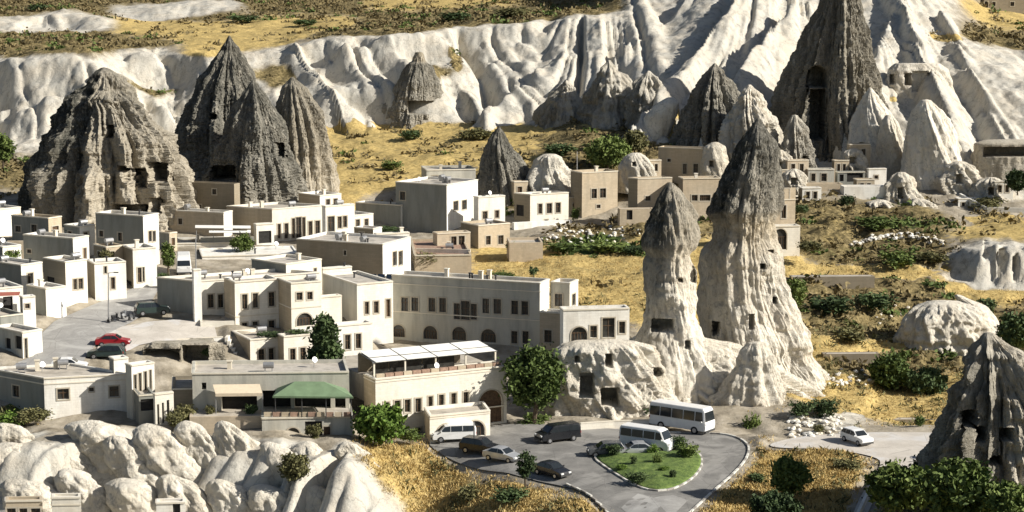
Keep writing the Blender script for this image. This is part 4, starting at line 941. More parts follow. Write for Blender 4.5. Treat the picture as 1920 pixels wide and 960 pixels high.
building('R5', 'cream_house', 'cream house with three evenly spaced windows on a white plinth', 964, 994, 1066, 364, 424, 325, 27, 50, wins=[('R', 1010, 1016, 383, 400), ('R', 1026, 1034, 382, 399), ('R', 1043, 1050, 381, 398), ('R', 1022, 1027, 412, 418), ('L', 968, 982, 384, 405, 'o')], mat='cream', matl='brown')
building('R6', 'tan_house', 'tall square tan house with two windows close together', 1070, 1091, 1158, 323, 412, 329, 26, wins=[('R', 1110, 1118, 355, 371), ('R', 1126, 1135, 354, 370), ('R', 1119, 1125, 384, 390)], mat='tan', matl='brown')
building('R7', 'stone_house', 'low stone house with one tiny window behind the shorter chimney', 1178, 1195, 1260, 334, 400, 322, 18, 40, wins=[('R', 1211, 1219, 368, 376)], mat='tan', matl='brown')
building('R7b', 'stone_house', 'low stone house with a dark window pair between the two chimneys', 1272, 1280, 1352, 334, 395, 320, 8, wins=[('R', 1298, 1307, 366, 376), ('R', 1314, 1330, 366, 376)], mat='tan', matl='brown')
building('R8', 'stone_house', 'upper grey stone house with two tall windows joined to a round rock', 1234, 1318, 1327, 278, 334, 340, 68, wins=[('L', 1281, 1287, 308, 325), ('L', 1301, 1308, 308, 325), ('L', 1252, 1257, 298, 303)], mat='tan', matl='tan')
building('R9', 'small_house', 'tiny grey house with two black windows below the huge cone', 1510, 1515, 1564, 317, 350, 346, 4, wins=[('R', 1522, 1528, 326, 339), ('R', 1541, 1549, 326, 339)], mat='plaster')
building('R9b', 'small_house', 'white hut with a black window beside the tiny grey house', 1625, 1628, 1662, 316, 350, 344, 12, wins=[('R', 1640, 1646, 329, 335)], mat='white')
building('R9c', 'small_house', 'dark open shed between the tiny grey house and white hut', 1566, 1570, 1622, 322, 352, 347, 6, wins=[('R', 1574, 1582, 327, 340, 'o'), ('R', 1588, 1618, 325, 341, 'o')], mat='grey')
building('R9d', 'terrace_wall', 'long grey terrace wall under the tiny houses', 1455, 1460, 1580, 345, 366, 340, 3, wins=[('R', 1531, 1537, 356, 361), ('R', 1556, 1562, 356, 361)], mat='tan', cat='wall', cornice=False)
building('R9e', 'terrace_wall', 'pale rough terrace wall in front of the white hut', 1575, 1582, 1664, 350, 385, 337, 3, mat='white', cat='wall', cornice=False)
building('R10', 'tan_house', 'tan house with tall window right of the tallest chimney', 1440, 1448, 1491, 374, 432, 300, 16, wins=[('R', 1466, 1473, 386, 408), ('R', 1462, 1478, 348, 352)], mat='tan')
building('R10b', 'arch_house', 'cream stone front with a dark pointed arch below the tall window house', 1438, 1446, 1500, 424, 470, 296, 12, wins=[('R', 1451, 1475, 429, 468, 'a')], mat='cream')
building('R11', 'long_house', 'long brown walled house with bright end and paired windows', 556, 718, 770, 457, 512, 276, 66, wins=[('R', 737, 743, 473, 497), ('R', 748, 754, 472, 496), ('L', 645, 649, 470, 478)], mat='white', matl='brown', clutter=6)
building('R11b', 'rooftop_room', 'little white rooftop block on the long brown walled house', 702, 706, 768, 438, 462, 288, 20, mat='white', clutter=1)
building('R13', 'terrace_house', 'pinkish house with two dark windows beside a white railing', 812, 820, 882, 437, 480, 300, 20, wins=[('R', 847, 855, 444, 460), ('R', 861, 870, 443, 459)], mat='tan')
building('R12', 'white_terrace', 'sloping white terrace roof behind the hotel wing', 374, 380, 560, 480, 520, 285, 12, mat='white', cat='terrace', parapet=.15, roof='white', clutter=2)
building('R12b', 'low_house', 'low white house behind the parked lorry', 312, 318, 440, 456, 500, 296, 8, wins=[('R', 410, 432, 466, 480, 'o')], mat='white', clutter=1)
building('R14', 'garden_wall', 'ochre garden wall below the cream house with three windows', 950, 955, 1018, 455, 492, 296, 4, mat='tan', cat='wall', cornice=False)
building('R15', 'ridge_hotel', 'brown building on the ridge in the top right corner', 1838, 1845, 1960, -16, 26, 470, 3, wins=[('R', 1846, 1852, 3, 14), ('R', 1861, 1866, 4, 11), ('R', 1895, 1901, 4, 11)], mat='brown')
building('R16', 'bottom_house', 'small house with dark windows tucked under the rocks at bottom left', 11, 12, 80, 938, 975, 190, 4, wins=[('R', 14, 28, 954, 972), ('R', 38, 50, 954, 972), ('R', 60, 74, 954, 972)], mat='tan', ll=1.5)
building('R16b', 'bottom_house', 'pale flat roof block under the rocks at bottom left', 97, 98, 152, 932, 975, 190, 4, mat='cream', bands=(946,), ll=1.5)
building('R16c', 'bottom_house', 'white hut with dark doorway below the rocks', 293, 294, 348, 942, 985, 189, 6, wins=[('R', 324, 338, 944, 970, 'o')], mat='white', ll=1.5)

building('C1', 'yard_wall', 'tan yard wall below the broad cone at the far left', 10, 14, 110, 452, 466, 282, 5, mat='tan', cat='wall', cornice=False, parapet=.1, ll=.5)
building('C2', 'yard_wall', 'white yard wall along the bend above the street lamp', 296, 300, 366, 520, 534, 262, 6, mat='white', cat='wall', parapet=.1, ll=.5)
building('C3', 'small_shed', 'small grey shed beside the tall grey sided house', 296, 318, 332, 436, 462, 292, 50, wins=[('R', 321, 328, 446, 460, 'd')], mat='tan', matl='grey')
building('C4', 'small_shed', 'small pink roofed shed behind the long brown walled house', 664, 700, 716, 428, 455, 296, 60, wins=[('L', 675, 682, 436, 446)], mat='white', matl='brown', roof='terracotta')
building('C5', 'roof_terrace', 'pinkish roof terrace between white railing and long house', 770, 778, 884, 478, 500, 287, 5, mat='tan', cat='terrace', roof='terracotta', clutter=4, ll=4)
building('C6', 'yard_wall', 'pale plinth wall under the cream house with three windows', 960, 964, 1072, 418, 436, 321, 22, mat='white', cat='wall', cornice=False, parapet=.1, ll=.5)
building('C7', 'yard_wall', 'weathered wall below the low stone house behind the shorter chimney', 1158, 1162, 1226, 392, 420, 318, 8, wins=[('R', 1175, 1186, 394, 412, 'o')], mat='tan', cat='wall', cornice=False, parapet=.1, ll=1)
building('C8', 'small_shed', 'tiny hut with dark door at the foot of the sharp central cone', 958, 964, 990, 340, 366, 334, 20, wins=[('R', 970, 979, 350, 365, 'd')], mat='tan')
building('C9', 'yard_wall', 'grey yard wall on the slope left of the columned porch', 372, 376, 476, 446, 462, 297, 6, mat='grey', cat='wall', cornice=False, parapet=.1, ll=.5)
building('C10', 'yard_wall', 'white balustrade wall in front of the arch block terrace', 546, 550, 602, 618, 628, 242, 27, mat='white', cat='wall', cornice=False, parapet=.1, ll=.4)
building('C11', 'yard_wall', 'low cream wall above the stair beside the lower terrace block', 372, 376, 440, 604, 616, 246, 12, mat='cream', cat='wall', cornice=False, parapet=.1, ll=.5)
building('C12', 'small_shed', 'grey concrete kiosk on the flat roof of the whitewashed house', 205, 214, 241, 672, 704, 217, 30, mat='white', matl='grey')
building('C13', 'small_shed', 'stone hut on the slope above the blank wall house', 790, 800, 892, 318, 350, 336, 10, wins=[('R', 812, 820, 330, 342)], mat='plaster', clutter=2)

building('M10', 'rock_cut_hotel_front', 'white hotel front with one arch set on top of the cave rock', 1050, 1056, 1180, 580, 660, 226.5, 9, wins=[('R', 1071, 1101, 613, 642, 'a'), ('R', 1132, 1150, 598, 631), ('R', 1108, 1118, 612, 632), ('R', 1162, 1171, 604, 624)], mat='white', cat='hotel', group=HG, ll=4)
building('C14', 'flat_roofed_house', 'small white house on the slope above the grey sided box house', 120, 150, 178, 424, 456, 281, 50, wins=[('R', 158, 165, 436, 450), ('L', 128, 134, 434, 442)], mat='white', matl='grey', clutter=2)
building('C15', 'flat_roofed_house', 'low white house at the left edge above the white cube house', -30, 6, 40, 462, 498, 268, 45, wins=[('R', 14, 22, 472, 486)], mat='white', matl='grey', clutter=2)
building('C16', 'flat_roofed_house', 'tan house squeezed behind the weathered street house', 176, 200, 232, 462, 500, 264, 40, wins=[('R', 208, 214, 472, 486), ('L', 184, 190, 472, 482)], mat='tan', matl='brown', clutter=1)
building('C17', 'flat_roofed_house', 'white house below the foot of the brown rounded cone', 560, 600, 640, 366, 392, 322, 45, wins=[('R', 612, 618, 374, 386), ('R', 626, 632, 373, 385)], mat='white', matl='tan', clutter=2)
building('C18', 'flat_roofed_house', 'narrow tan house between the cream house and square tan house', 1050, 1066, 1090, 370, 412, 331, 35, wins=[('R', 1074, 1080, 382, 394)], mat='tan', matl='brown')
building('C19', 'flat_roofed_house', 'small stone house high behind the square tan house', 1150, 1166, 1192, 322, 352, 338, 35, wins=[('R', 1174, 1181, 332, 342)], mat='tan', matl='brown')
building('C20', 'flat_roofed_house', 'white house behind the little rooftop block', 620, 660, 700, 404, 432, 312, 45, wins=[('R', 668, 674, 412, 424), ('R', 684, 690, 411, 423)], mat='white', matl='grey', clutter=2)
building('C21', 'flat_roofed_house', 'cream cave house front below the spire near the huge cone', 1470, 1476, 1516, 300, 338, 346, 14, wins=[('R', 1484, 1490, 308, 322), ('R', 1500, 1506, 308, 322)], mat='tan')
building('C22', 'flat_roofed_house', 'pale cave house front under the small white cone', 1588, 1592, 1632, 270, 312, 352, 8, wins=[('R', 1600, 1606, 280, 294), ('R', 1616, 1622, 280, 294)], mat='tan')
building('T3', 'dry_stone_wall', 'dry stone terrace wall below the golden strip on the right', 1480, 1484, 1640, 519, 526, 284, 2, mat='brown', cat='wall', cornice=False, parapet=.05, ll=.4)
building('T4', 'dry_stone_wall', 'long dry stone terrace wall right of the tallest chimney foot', 1540, 1544, 1650, 664, 671, 249, 2, mat='brown', cat='wall', cornice=False, parapet=.05, ll=.4)
building('T5', 'dry_stone_wall', 'low dry stone wall above the dirt lot', 1640, 1644, 1770, 787, 793, 226, 1, mat='brown', cat='wall', cornice=False, parapet=.05, ll=.4)

for kk, (lab, xl_, xm_, xr_, yt_, yb_, Y_, th_, m_) in enumerate([
  ('small cream house between the terrace wall and the pale rock tooth', 1664, 1668, 1700, 340, 372, 341, 10, 'cream'), ('tan cave house stepping up left of the dark open shed', 1560, 1564, 1592, 300, 326, 350, 8, 'tan'),
  ('stone house high between the dark pinnacle and pale spire', 1440, 1446, 1478, 318, 345, 345, 12, 'tan'), ('white house low beside the crumbling pale rock', 1498, 1504, 1540, 352, 378, 334, 10, 'white'),
  ('tan house on the slope behind the pale rough terrace wall', 1600, 1606, 1640, 336, 356, 341, 6, 'tan'), ('white cave house right of the bulbous cone', 1790, 1796, 1830, 372, 398, 335, 8, 'white'),
  ('stone house climbing behind the two low stone houses', 1204, 1210, 1240, 300, 338, 336, 16, 'tan'), ('cream house on the slope below the hillside trees', 1040, 1050, 1078, 330, 366, 338, 26, 'cream'),
  ('pale hut at the right end below the rock gallery', 1858, 1864, 1900, 340, 366, 338, 6, 'white')]):
    w_ = xr_ - xm_
    building('D%d' % kk, 'cave_house', lab, xl_, xm_, xr_, yt_, yb_, Y_, th_, wins=[('R', xm_ + w_ * .22, xm_ + w_ * .38, yt_ + 8, yt_ + 20), ('R', xm_ + w_ * .6, xm_ + w_ * .76, yt_ + 8, yt_ + 20)], mat=m_, matl='brown', ll=5)
# ------------------------------------------------------------------ roads, island, kerbs
def mat_asphalt(name, lo, hi, sc=0.5):
    m, nt, b = newmat(name)
    p = geopos(nt)
    n1 = noise(nt, p, sc, 6, 0.65, 0.4); n2 = noise(nt, p, 9.0, 3, 0.7)
    c = ramp(nt, n1, [(0.32, lo), (0.66, hi)])
    c = mix(nt, ramp(nt, n2, [(0.3, 0.35), (0.55, 0.0)]), c, tuple(x * 0.6 for x in lo))
    n3 = noise(nt, p, 0.13, 5, 0.6, 1.5)
    c = mix(nt, ramp(nt, n3, [(0.52, 0.0), (0.6, 0.5)]), c, tuple(min(.6, x * 1.35) for x in hi))
    vo = N(nt, 'ShaderNodeTexVoronoi'); vo.feature = 'DISTANCE_TO_EDGE'; vo.inputs['Scale'].default_value = 0.28; nt.links.new(p, vo.inputs[0])
    c = mix(nt, ramp(nt, vo.outputs[0], [(0.0, 0.5), (0.012, 0.0)]), c, tuple(x * 0.5 for x in lo))
    nt.links.new(c, b.inputs['Base Color']); b.inputs['Roughness'].default_value = 0.9; b.inputs['Specular IOR Level'].default_value = 0.2
    bump(nt, b, n2, 0.25, 0.03)
    MATS[name] = m
mat_asphalt('asphalt', (0.155, 0.15, 0.14), (0.265, 0.255, 0.235), 0.35)
mat_asphalt('street_stone', (0.27, 0.26, 0.245), (0.38, 0.37, 0.345), 0.4)
mat_asphalt('pale_dirt', (0.46, 0.42, 0.365), (0.60, 0.555, 0.49), 0.4)
plain('kerb_white', (0.62, 0.60, 0.54), 0.85, var=0.2)
plain('kerb_dark', (0.30, 0.28, 0.25), 0.85, var=0.25)
def inpoly_sheet(name, poly, mat, lift, step=0.8, label=None, hole=None):
    """sheet over the land, cut to an outline"""
    poly = np.asarray(poly)[:, :2]
    import bmesh
    bm = bmesh.new()
    vs_ = [bm.verts.new((p[0], p[1], 0)) for p in poly]
    bm.faces.new(vs_)
    bmesh.ops.triangulate(bm, faces=bm.faces[:])
    for ax in (0, 1):
        lo, hi = poly[:, ax].min(), poly[:, ax].max()
        for c in np.arange(lo + step, hi, step):
            pl = [0, 0, 0]; pl[ax] = c; no = [0, 0, 0]; no[ax] = 1
            bmesh.ops.bisect_plane(bm, geom=bm.verts[:] + bm.edges[:] + bm.faces[:], plane_co=pl, plane_no=no)
    co = np.array([v.co[:] for v in bm.verts])
    z = gridz(co[:, 0], co[:, 1])
    for v, h in zip(bm.verts, z): v.co.z = h + 0.10 + lift
    for f in bm.faces:
        if f.normal.z < 0: f.normal_flip()
        f.smooth = True
    me = bpy.data.meshes.new(name); bm.to_mesh(me); bm.free()
    me.materials.append(MATS[mat])
    o = bpy.data.objects.new(name, me); COL.objects.link(o)
    tag(o, label, kind='structure')
    return o
road = inpoly_sheet('road', ROAD, 'asphalt', 0.03, 1.5, 'grey asphalt road looping round the planted island')
inpoly_sheet('dirt_lot', LOT, 'pale_dirt', 0.03, 1.5, 'pale dust parking lot and track on the right')
inpoly_sheet('street', STREET, 'street_stone', 0.03, 1.5, 'pale paved street climbing between houses on the left')
inpoly_sheet('car_park', PARK, 'pale_dirt', 0.05, 1.5, 'flat pale earth car park beside the street')
inpoly_sheet('pale_paving', [PZ(*q) for q in [(1196, 926), (1226, 933), (1262, 928), (1290, 936), (1262, 965), (1240, 1003), (1218, 1003), (1190, 965), (1165, 945)]], 'street_stone', 0.042, 1.5, 'paler paved wedge where the road arms meet at the bottom')
MAT_LAWN, _nt, _b = newmat('lawn')
_p = geopos(_nt); _n = noise(_nt, _p, 1.3, 6, 0.7)
_nt.links.new(ramp(_nt, _n, [(0.3, (0.04, 0.075, 0.014)), (0.5, (0.10, 0.155, 0.028)), (0.72, (0.19, 0.25, 0.06))]), _b.inputs['Base Color'])
_b.inputs['Roughness'].default_value = 0.9
bump(_nt, _b, _n, 0.8, 0.3); MATS['lawn'] = MAT_LAWN
# raised planted island
isl_in = np.array(ISLAND)[:, :2]; ic = isl_in.mean(0)
rings = []
for k, (s, h) in enumerate([(0.985, 0.02), (0.985, 0.16), (0.93, 0.26), (0.75, 0.42), (0.5, 0.52), (0.25, 0.55), (0.02, 0.56)]):
    r = ic + (isl_in - ic) * s
    rings.append(np.column_stack([r, np.full(len(r), h) + 0.10 * vn(r[:, 0] / 1.5, r[:, 1] / 1.5, seed=5) * (k > 1)]))
island = gridmesh('planted_island', np.array(rings), MAT_LAWN, wrap=True)
tag(island, 'bright green teardrop traffic island in the middle of the road', kind='structure')
def kerb(parent, line, closed, mats, h=0.16, w=0.22, seg=1.0, z0=0.03):
    line = np.asarray(line)[:, :2]
    if closed: line = np.vstack([line, line[:1]])
    d = np.r_[0, np.cumsum(np.hypot(*np.diff(line, axis=0).T))]
    n = max(2, int(d[-1] / seg))
    me = {}
    for k in range(n):
        t0, t1 = d[-1] * k / n, d[-1] * (k + 1) / n
        a = np.array([np.interp(t0, d, line[:, i]) for i in (0, 1)]); b = np.array([np.interp(t1, d, line[:, i]) for i in (0, 1)])
        m = mats[k % len(mats)]
        if m not in me:
            q = MB().box((0, 0, h / 2), 1.0, w, h)
            mm = bpy.data.meshes.new('kerb_stone'); mm.from_pydata(q.v, [], q.f); mm.materials.append(MATS[m]); me[m] = mm
        o = bpy.data.objects.new('kerb_stone', me[m]); COL.objects.link(o)
        o.parent = parent
        c = (a + b) / 2
        zc = tz(*c) + 0.10 + z0
        o.location = (c[0] - parent.location[0], c[1] - parent.location[1], zc - parent.location[2])
        o.rotation_euler = (0, 0, math.atan2(b[1] - a[1], b[0] - a[0]))
        o.scale = (np.hypot(*(b - a)) - 0.03, 1, 1)
kerb(island, ISLAND, True, ['kerb_white', 'kerb_dark'])
_right = [PZ(*q) for q in [(1240, 812), (1310, 813), (1373, 816), (1405, 833), (1403, 856), (1382, 882), (1337, 917), (1288, 964)]]
kerb(road, smoothpoly(_right, 2, False), False, ['kerb_white', 'kerb_white', 'kerb_dark'], seg=1.1)
_left = [PZ(*q) for q in [(1062, 905), (1118, 935), (1162, 964)]]
kerb(road, smoothpoly(_left, 2, False), False, ['kerb_white', 'kerb_dark'], seg=1.1)
# low cream wall along the back of the road
def lowwall(name, label, pts, h, w, mat, steps=10, cap=True):
    pts = [np.asarray(p, float) for p in pts]
    root = empty(name, (pts[0][0], pts[0][1], pts[0][2]))
    tag(root, label, 'wall', 'low walls')
    for a, b in zip(pts[:-1], pts[1:]):
        L = np.hypot(*(b - a)[:2]); n = np.array([-(b - a)[1], (b - a)[0]]) / L * w / 2
        MB().hexa([(*(a[:2] - n), a[2] - 1.0), (*(b[:2] - n), b[2] - 1.0), (*(b[:2] + n), b[2] - 1.0), (*(a[:2] + n), a[2] - 1.0), (*(a[:2] - n), a[2] + h), (*(b[:2] - n), b[2] + h), (*(b[:2] + n), b[2] + h), (*(a[:2] + n), a[2] + h)]).build('wall_section', MATS[mat], root)
        n2 = n * 1.25
        if cap: MB().hexa([(*(a[:2] - n2), a[2] + h + .003), (*(b[:2] - n2), b[2] + h + .003), (*(b[:2] + n2), b[2] + h + .003), (*(a[:2] + n2), a[2] + h + .003), (*(a[:2] - n2), a[2] + h + .09), (*(b[:2] - n2), b[2] + h + .09), (*(b[:2] + n2), b[2] + h + .09), (*(a[:2] + n2), a[2] + h + .09)]).build('coping', MATS['trim'], root)
    return root
lowwall('low_wall', 'low cream wall behind the road left of the big bus', [PZ(1088, 806), PZ(1150, 802), PZ(1232, 799)], 0.75, 0.3, 'cream')
lowwall('low_wall', 'short white parapet of the car park above the cave bank', [P(262, 655, 237), P(330, 642, 240), P(418, 637, 242)], 0.35, 0.25, 'white')
lowwall('low_wall', 'broken pale wall below the dark rock gallery at right', [P(1800, 372, 338), P(1850, 398, 331), P(1925, 400, 330)], 0.9, 0.4, 'white', cap=False)
lowwall('low_wall', 'thin white track edging beside the trees at bottom right', [PZ(1607, 968), PZ(1632, 915), PZ(1652, 885)], 0.25, 0.3, 'white', cap=False)
lowwall('low_wall', 'white railing wall in front of the pinkish terrace house', [P(780, 474, 293), P(882, 476, 291)], 0.6, 0.2, 'white')

# ------------------------------------------------------------------ terrace restaurant with awnings
building('T1', 'restaurant_terrace', 'grey stone base of the restaurant terrace with an arched niche', 484, 492, 662, 783, 836, 206.5, 5, wins=[('R', 537, 562, 802, 830, 'a'), ('R', 607, 619, 800, 819, 'd'), ('R', 572, 604, 790, 824, 'o')], mat='plaster', cat='terrace', group='restaurant above the white rocks', parapet=.05)
building('T1b', 'restaurant_terrace', 'low stone parapet terrace on top of the white rocks', 352, 356, 493, 782, 804, 207.5, 4, mat='tan', cat='terrace', group='restaurant above the white rocks', parapet=.05, cornice=False)
building('T2', 'restaurant', 'long flat roofed restaurant with dark open front behind awnings', 356, 362, 655, 699, 776, 210.6, 3, wins=[('R', 415, 482, 738, 772, 'o'), ('R', 492, 545, 732, 774, 'o'), ('R', 552, 620, 736, 774, 'o'), ('R', 379, 386, 718, 730), ('R', 628, 648, 742, 770, 'o')], mat='plaster', cat='restaurant', group='restaurant above the white rocks', clutter=3, frame=False, depth=1.2)
def slab(name, pts, thick, mat, parent):
    p = [np.asarray(q, float) for q in pts]
    n = np.cross(p[1] - p[0], p[-1] - p[0]); n /= np.linalg.norm(n)
    if n[2] < 0: n = -n
    k = len(p); mb = MB()
    mb.v = [tuple(q - n * thick) for q in p] + [tuple(q) for q in p]
    mb.f = [list(range(k - 1, -1, -1)), list(range(k, 2 * k))] + [[i, (i + 1) % k, k + (i + 1) % k, k + i] for i in range(k)]
    return mb.build(name, MATS[mat], parent)
# rosy railing of the terrace
fr = empty('terrace_railing', P(575, 783, 206.4)); tag(fr, 'low rosy railing along the restaurant terrace edge', 'railing', 'restaurant above the white rocks')
for k in range(10):
    a = P(494 + 16.6 * k, 779, 206.7); a[2] = BUILT['T1']['zt']
    MB().box((a[0] + .45, a[1] + .2, a[2] + .28), .86, .14, .5, .09).build('railing_panel', MATS['terracotta' if k % 2 else 'tan'], fr)
aw = empty('awning', P(445, 776, 211)); tag(aw, 'cream fabric awning over the left half of the restaurant terrace', 'awning', 'awnings of the town')
a0, a1, b0, b1 = P(399, 721, 210.4), P(487, 720, 210.2), P(404, 738, 209.2), P(492, 737, 209.0)
slab('awning_cloth', [b0, b1, a1, a0], 0.04, 'fabric_cream', aw)
dz = np.array([0, 0, -0.32])
slab('valance', [b0 + (0, -.05, 0), b1 + (0, -.05, 0), b1 + dz + (0, -.08, 0), b0 + dz + (0, -.08, 0)], 0.02, 'fabric_cream', aw)
tf = BUILT['T1b']['zt']
for q in (b0, b1):
    MB().tube((q[0], q[1] + .1, tf - .3), (q[0], q[1] + .1, q[2] - .05), .05, .05).build('post', MATS['metal_grey'], aw)
gc = empty('green_canopy', P(585, 776, 211)); tag(gc, 'green hipped canopy over the right half of the restaurant terrace', 'canopy', 'awnings of the town')
e = [P(511, 740, 206.8), P(662, 741, 206.5), P(648, 728, 211.0), P(520, 727, 211.2)]
zE = min(p[2] for p in e)
for p in e: p[2] = zE
rg = [P(553, 719, 208.8), P(607, 719, 208.7)]; rg[1][2] = rg[0][2] = zE + 1.25
for pts in ([e[0], e[1], rg[1], rg[0]], [e[1], e[2], rg[1]], [e[2], e[3], rg[0], rg[1]], [e[3], e[0], rg[0]]):
    slab('canopy_panel', pts, 0.03, 'fabric_green', gc)
for p, q in ((e[0], e[1]), (e[1], e[2])):
    v = np.array([0, 0, -0.14]); slab('canopy_edge', [p + (0, 0, -.04), q + (0, 0, -.04), q + v + (0, 0, -.04), p + v + (0, 0, -.04)], 0.02, 'fabric_green', gc)
for f in (0.03, 0.36, 0.66, 0.97):
    p = e[0] * (1 - f) + e[1] * f
    MB().tube((p[0], p[1] + .15, BUILT['T1']['zt'] - .2), (p[0], p[1] + .15, zE), .06, .06).build('post', MATS['metal_dark'], gc)
ra = empty('shop_awning', P(15, 556, 239)); tag(ra, 'faded red awning of the small shop at the left edge', 'awning', 'awnings of the town')
slab('awning_cloth', [P(-12, 555, 237.6), P(36, 553, 239.2), P(38, 547, 240.4), P(-10, 548, 239)], 0.05, 'fabric_red', ra)
wa = empty('white_awning', P(420, 440, 300)); tag(wa, 'pair of thin white awning strips left of the columned porch', 'awning', 'awnings of the town')
slab('awning_cloth', [P(366, 427, 298), P(470, 428, 297), P(470, 423, 301), P(366, 422, 302)], 0.06, 'fabric_white', wa)
slab('awning_cloth', [P(392, 436, 296), P(470, 436, 295.5), P(470, 431, 298), P(392, 431, 298.5)], 0.06, 'fabric_white', wa)
for px in (368, 400, 436, 468):
    a = P(px, 432, 297.5); MB().tube(a, (a[0], a[1], a[2] - 3.0), .05, .05).build('post', MATS['metal_grey'], wa)

# ------------------------------------------------------------------ white pergola terrace on the lower hotel
b8 = BUILT['M8']; O8 = np.array([*b8['B'], b8['roofz']])
DR = np.array([*b8['dR'], 0]); DL = np.array([*b8['dL'], 0]); UP = np.array([0, 0, 1.0])
LR8 = b8['LR']
hall = empty('terrace_floor_block', O8 + DL * 3); tag(hall, 'hotel terrace deck carrying the white pergola', 'terrace', HG)
MB().hexa([tuple(O8 + DR * u + DL * v + UP * z) for z in (-3, -0.05) for u, v in ((.3, 1), (LR8 - .3, 1), (LR8 - .3, 16), (.3, 16))]).build('deck', MATS['roofing'], hall)
MB().hexa([tuple(O8 + DR * u + DL * v + UP * z) for z in (-.05, 2.1) for u, v in ((.6, 6.3), (LR8 - 3, 6.3), (LR8 - 3, 6.6), (.6, 6.6))]).build('back_wall', MATS['brown'], hall)
pg = empty('pergola', O8 + DR * 3 + DL * 2); tag(pg, 'white fabric pergola shading the lower hotel terrace', 'pergola', HG)
NP = 4
for k in range(NP):
    u0 = 0.7 + (LR8 - 1.2) * k / NP; u1 = 0.7 + (LR8 - 1.2) * (k + 1) / NP - 0.18
    z0, z1 = 2.0, 2.42
    slab('shade_panel', [O8 + DR * u0 + DL * 1.4 + UP * z0, O8 + DR * u1 + DL * 1.4 + UP * z0, O8 + DR * u1 + DL * 3.3 + UP * (z0 + .12), O8 + DR * u0 + DL * 3.3 + UP * (z0 + .12)], .05, 'fabric_white', pg)
    slab('shade_panel', [O8 + DR * u0 + DL * 3.5 + UP * (z0 + .2), O8 + DR * u1 + DL * 3.5 + UP * (z0 + .2), O8 + DR * u1 + DL * 6.2 + UP * z1, O8 + DR * u0 + DL * 6.2 + UP * z1], .05, 'fabric_white', pg)
for k in range(NP + 1):
    u = min(0.6 + (LR8 - 1.2) * k / NP, LR8 - .5)
    p = O8 + DR * u
    MB().hexa([tuple(p + DR * a + DL * v + UP * z) for z in (-.05, 1.92) for a, v in ((-.09, 1.7), (.09, 1.7), (.09, 1.88), (-.09, 1.88))]).build('column', MATS['trim'], pg)
    MB().tube(p + DL * 1.5 + UP * 1.9, p + DL * 6.2 + UP * 2.25, .05, .05, 6).build('beam', MATS['metal_grey'], pg)
MB().hexa([tuple(O8 + DR * u + DL * v + UP * z) for z in (1.82, 1.92) for u, v in ((.4, 1.65), (LR8 - .4, 1.65), (LR8 - .4, 1.9), (.4, 1.9))]).build('front_beam', MATS['metal_grey'], pg)
for k in range(5):  # added dark sheets that make the space under the pergola look shaded
    u0 = .75 + k * 2.1; u1 = u0 + 1.95
    if u1 > LR8 - 3.2: break
    MB().hexa([tuple(O8 + DR * u + DL * v + UP * z) for z in (0.0, 1.78) for u, v in ((u0, 2.6), (u1, 2.6), (u1, 2.66), (u0, 2.66))]).build('dark_infill_panel', MATS['glass'], pg)
rl = empty('terrace_railing', O8 + DR * 2); tag(rl, 'rosy flower box balustrade along the lower hotel roof edge', 'railing', HG)
for k in range(14):
    u0 = .35 + (LR8 - .7) * k / 14; u1 = .35 + (LR8 - .7) * (k + 1) / 14 - .12
    MB().hexa([tuple(O8 + DR * u + DL * v + UP * z) for z in (.2, .75) for u, v in ((u0, .5), (u1, .5), (u1, .9), (u0, .9))]).build('flower_box', MATS['terracotta' if k % 3 else 'tan'], rl)
for k in range(4):
    tb = empty('dining_table', O8 + DR * (2.2 + k * 2.6) + DL * (3.2 + (k % 2)))
    tag(tb, ['dining table nearest the left end of the pergola', 'second dining table from the left under the pergola', 'third dining table from the left under the pergola', 'dining table nearest the right end of the pergola'][k], 'table', 'tables under the pergola')
    t0 = np.array(tb.location)
    MB().box(t0 + UP * .74, 1.3, .8, .05, .47).build('table_top', MATS['fabric_white'], tb)
    for sx in (-.5, .5):
        for sy in (-.3, .3): MB().box(t0 + UP * .36 + DR * sx + DL * sy, .05, .05, .72, .47).build('leg', MATS['wood'], tb)
# solar panels on the long front's roof
b5 = BUILT['M5']
for k in range(9):
    px = 693 + k * 16
    c = P(px + 6, 520, 262 - 0)
    root = empty('solar_panel', c)
    tag(root, ['leftmost', 'second', 'third', 'fourth', 'middle', 'sixth', 'seventh', 'eighth', 'rightmost'][k] + ' dark solar panel from the left in the rooftop row', 'solar panel', 'row of rooftop solar panels')
    mb = MB(); s = 0.5
    x, y, z = c
    mb.hexa([(x - .48, y - .45, z - .35), (x + .48, y - .45, z - .35), (x + .48, y + .45, z + .35), (x - .48, y + .45, z + .35), (x - .48, y - .5, z - .30), (x + .48, y - .5, z - .30), (x + .48, y + .4, z + .40), (x - .48, y + .4, z + .40)])
    mb.build('panel', MATS['solar'], root)
    MB().tube((x - .4, y + .38, z - 1.2), (x - .4, y + .38, z + .3), .03, .03, 6).build('stand', MATS['metal_grey'], root)
    MB().tube((x + .4, y + .38, z - 1.2), (x + .4, y + .38, z + .3), .03, .03, 6).build('stand', MATS['metal_grey'], root)
building('M5r', 'rooftop_plinth', 'low plinth block carrying the solar panels behind the long front', 684, 838, 846, 526, 560, 259.5, 80, mat='plaster', cat='hotel', group=HG, cornice=False)
# outdoor stair slope left of the lower terrace block
st = empty('outdoor_stair', P(440, 690, 238)); tag(st, 'cream outdoor stair flank dropping beside the lower terrace block', 'stair', HG)
s0, s1 = P(425, 632, 241), P(458, 690, 237)
for k in range(9):
    f = k / 8; c = s0 * (1 - f) + s1 * f
    MB().box((c[0], c[1] + .6, c[2] - 2.0), 0.42, 1.8, 4.0).build('step', MATS['cream'], st)

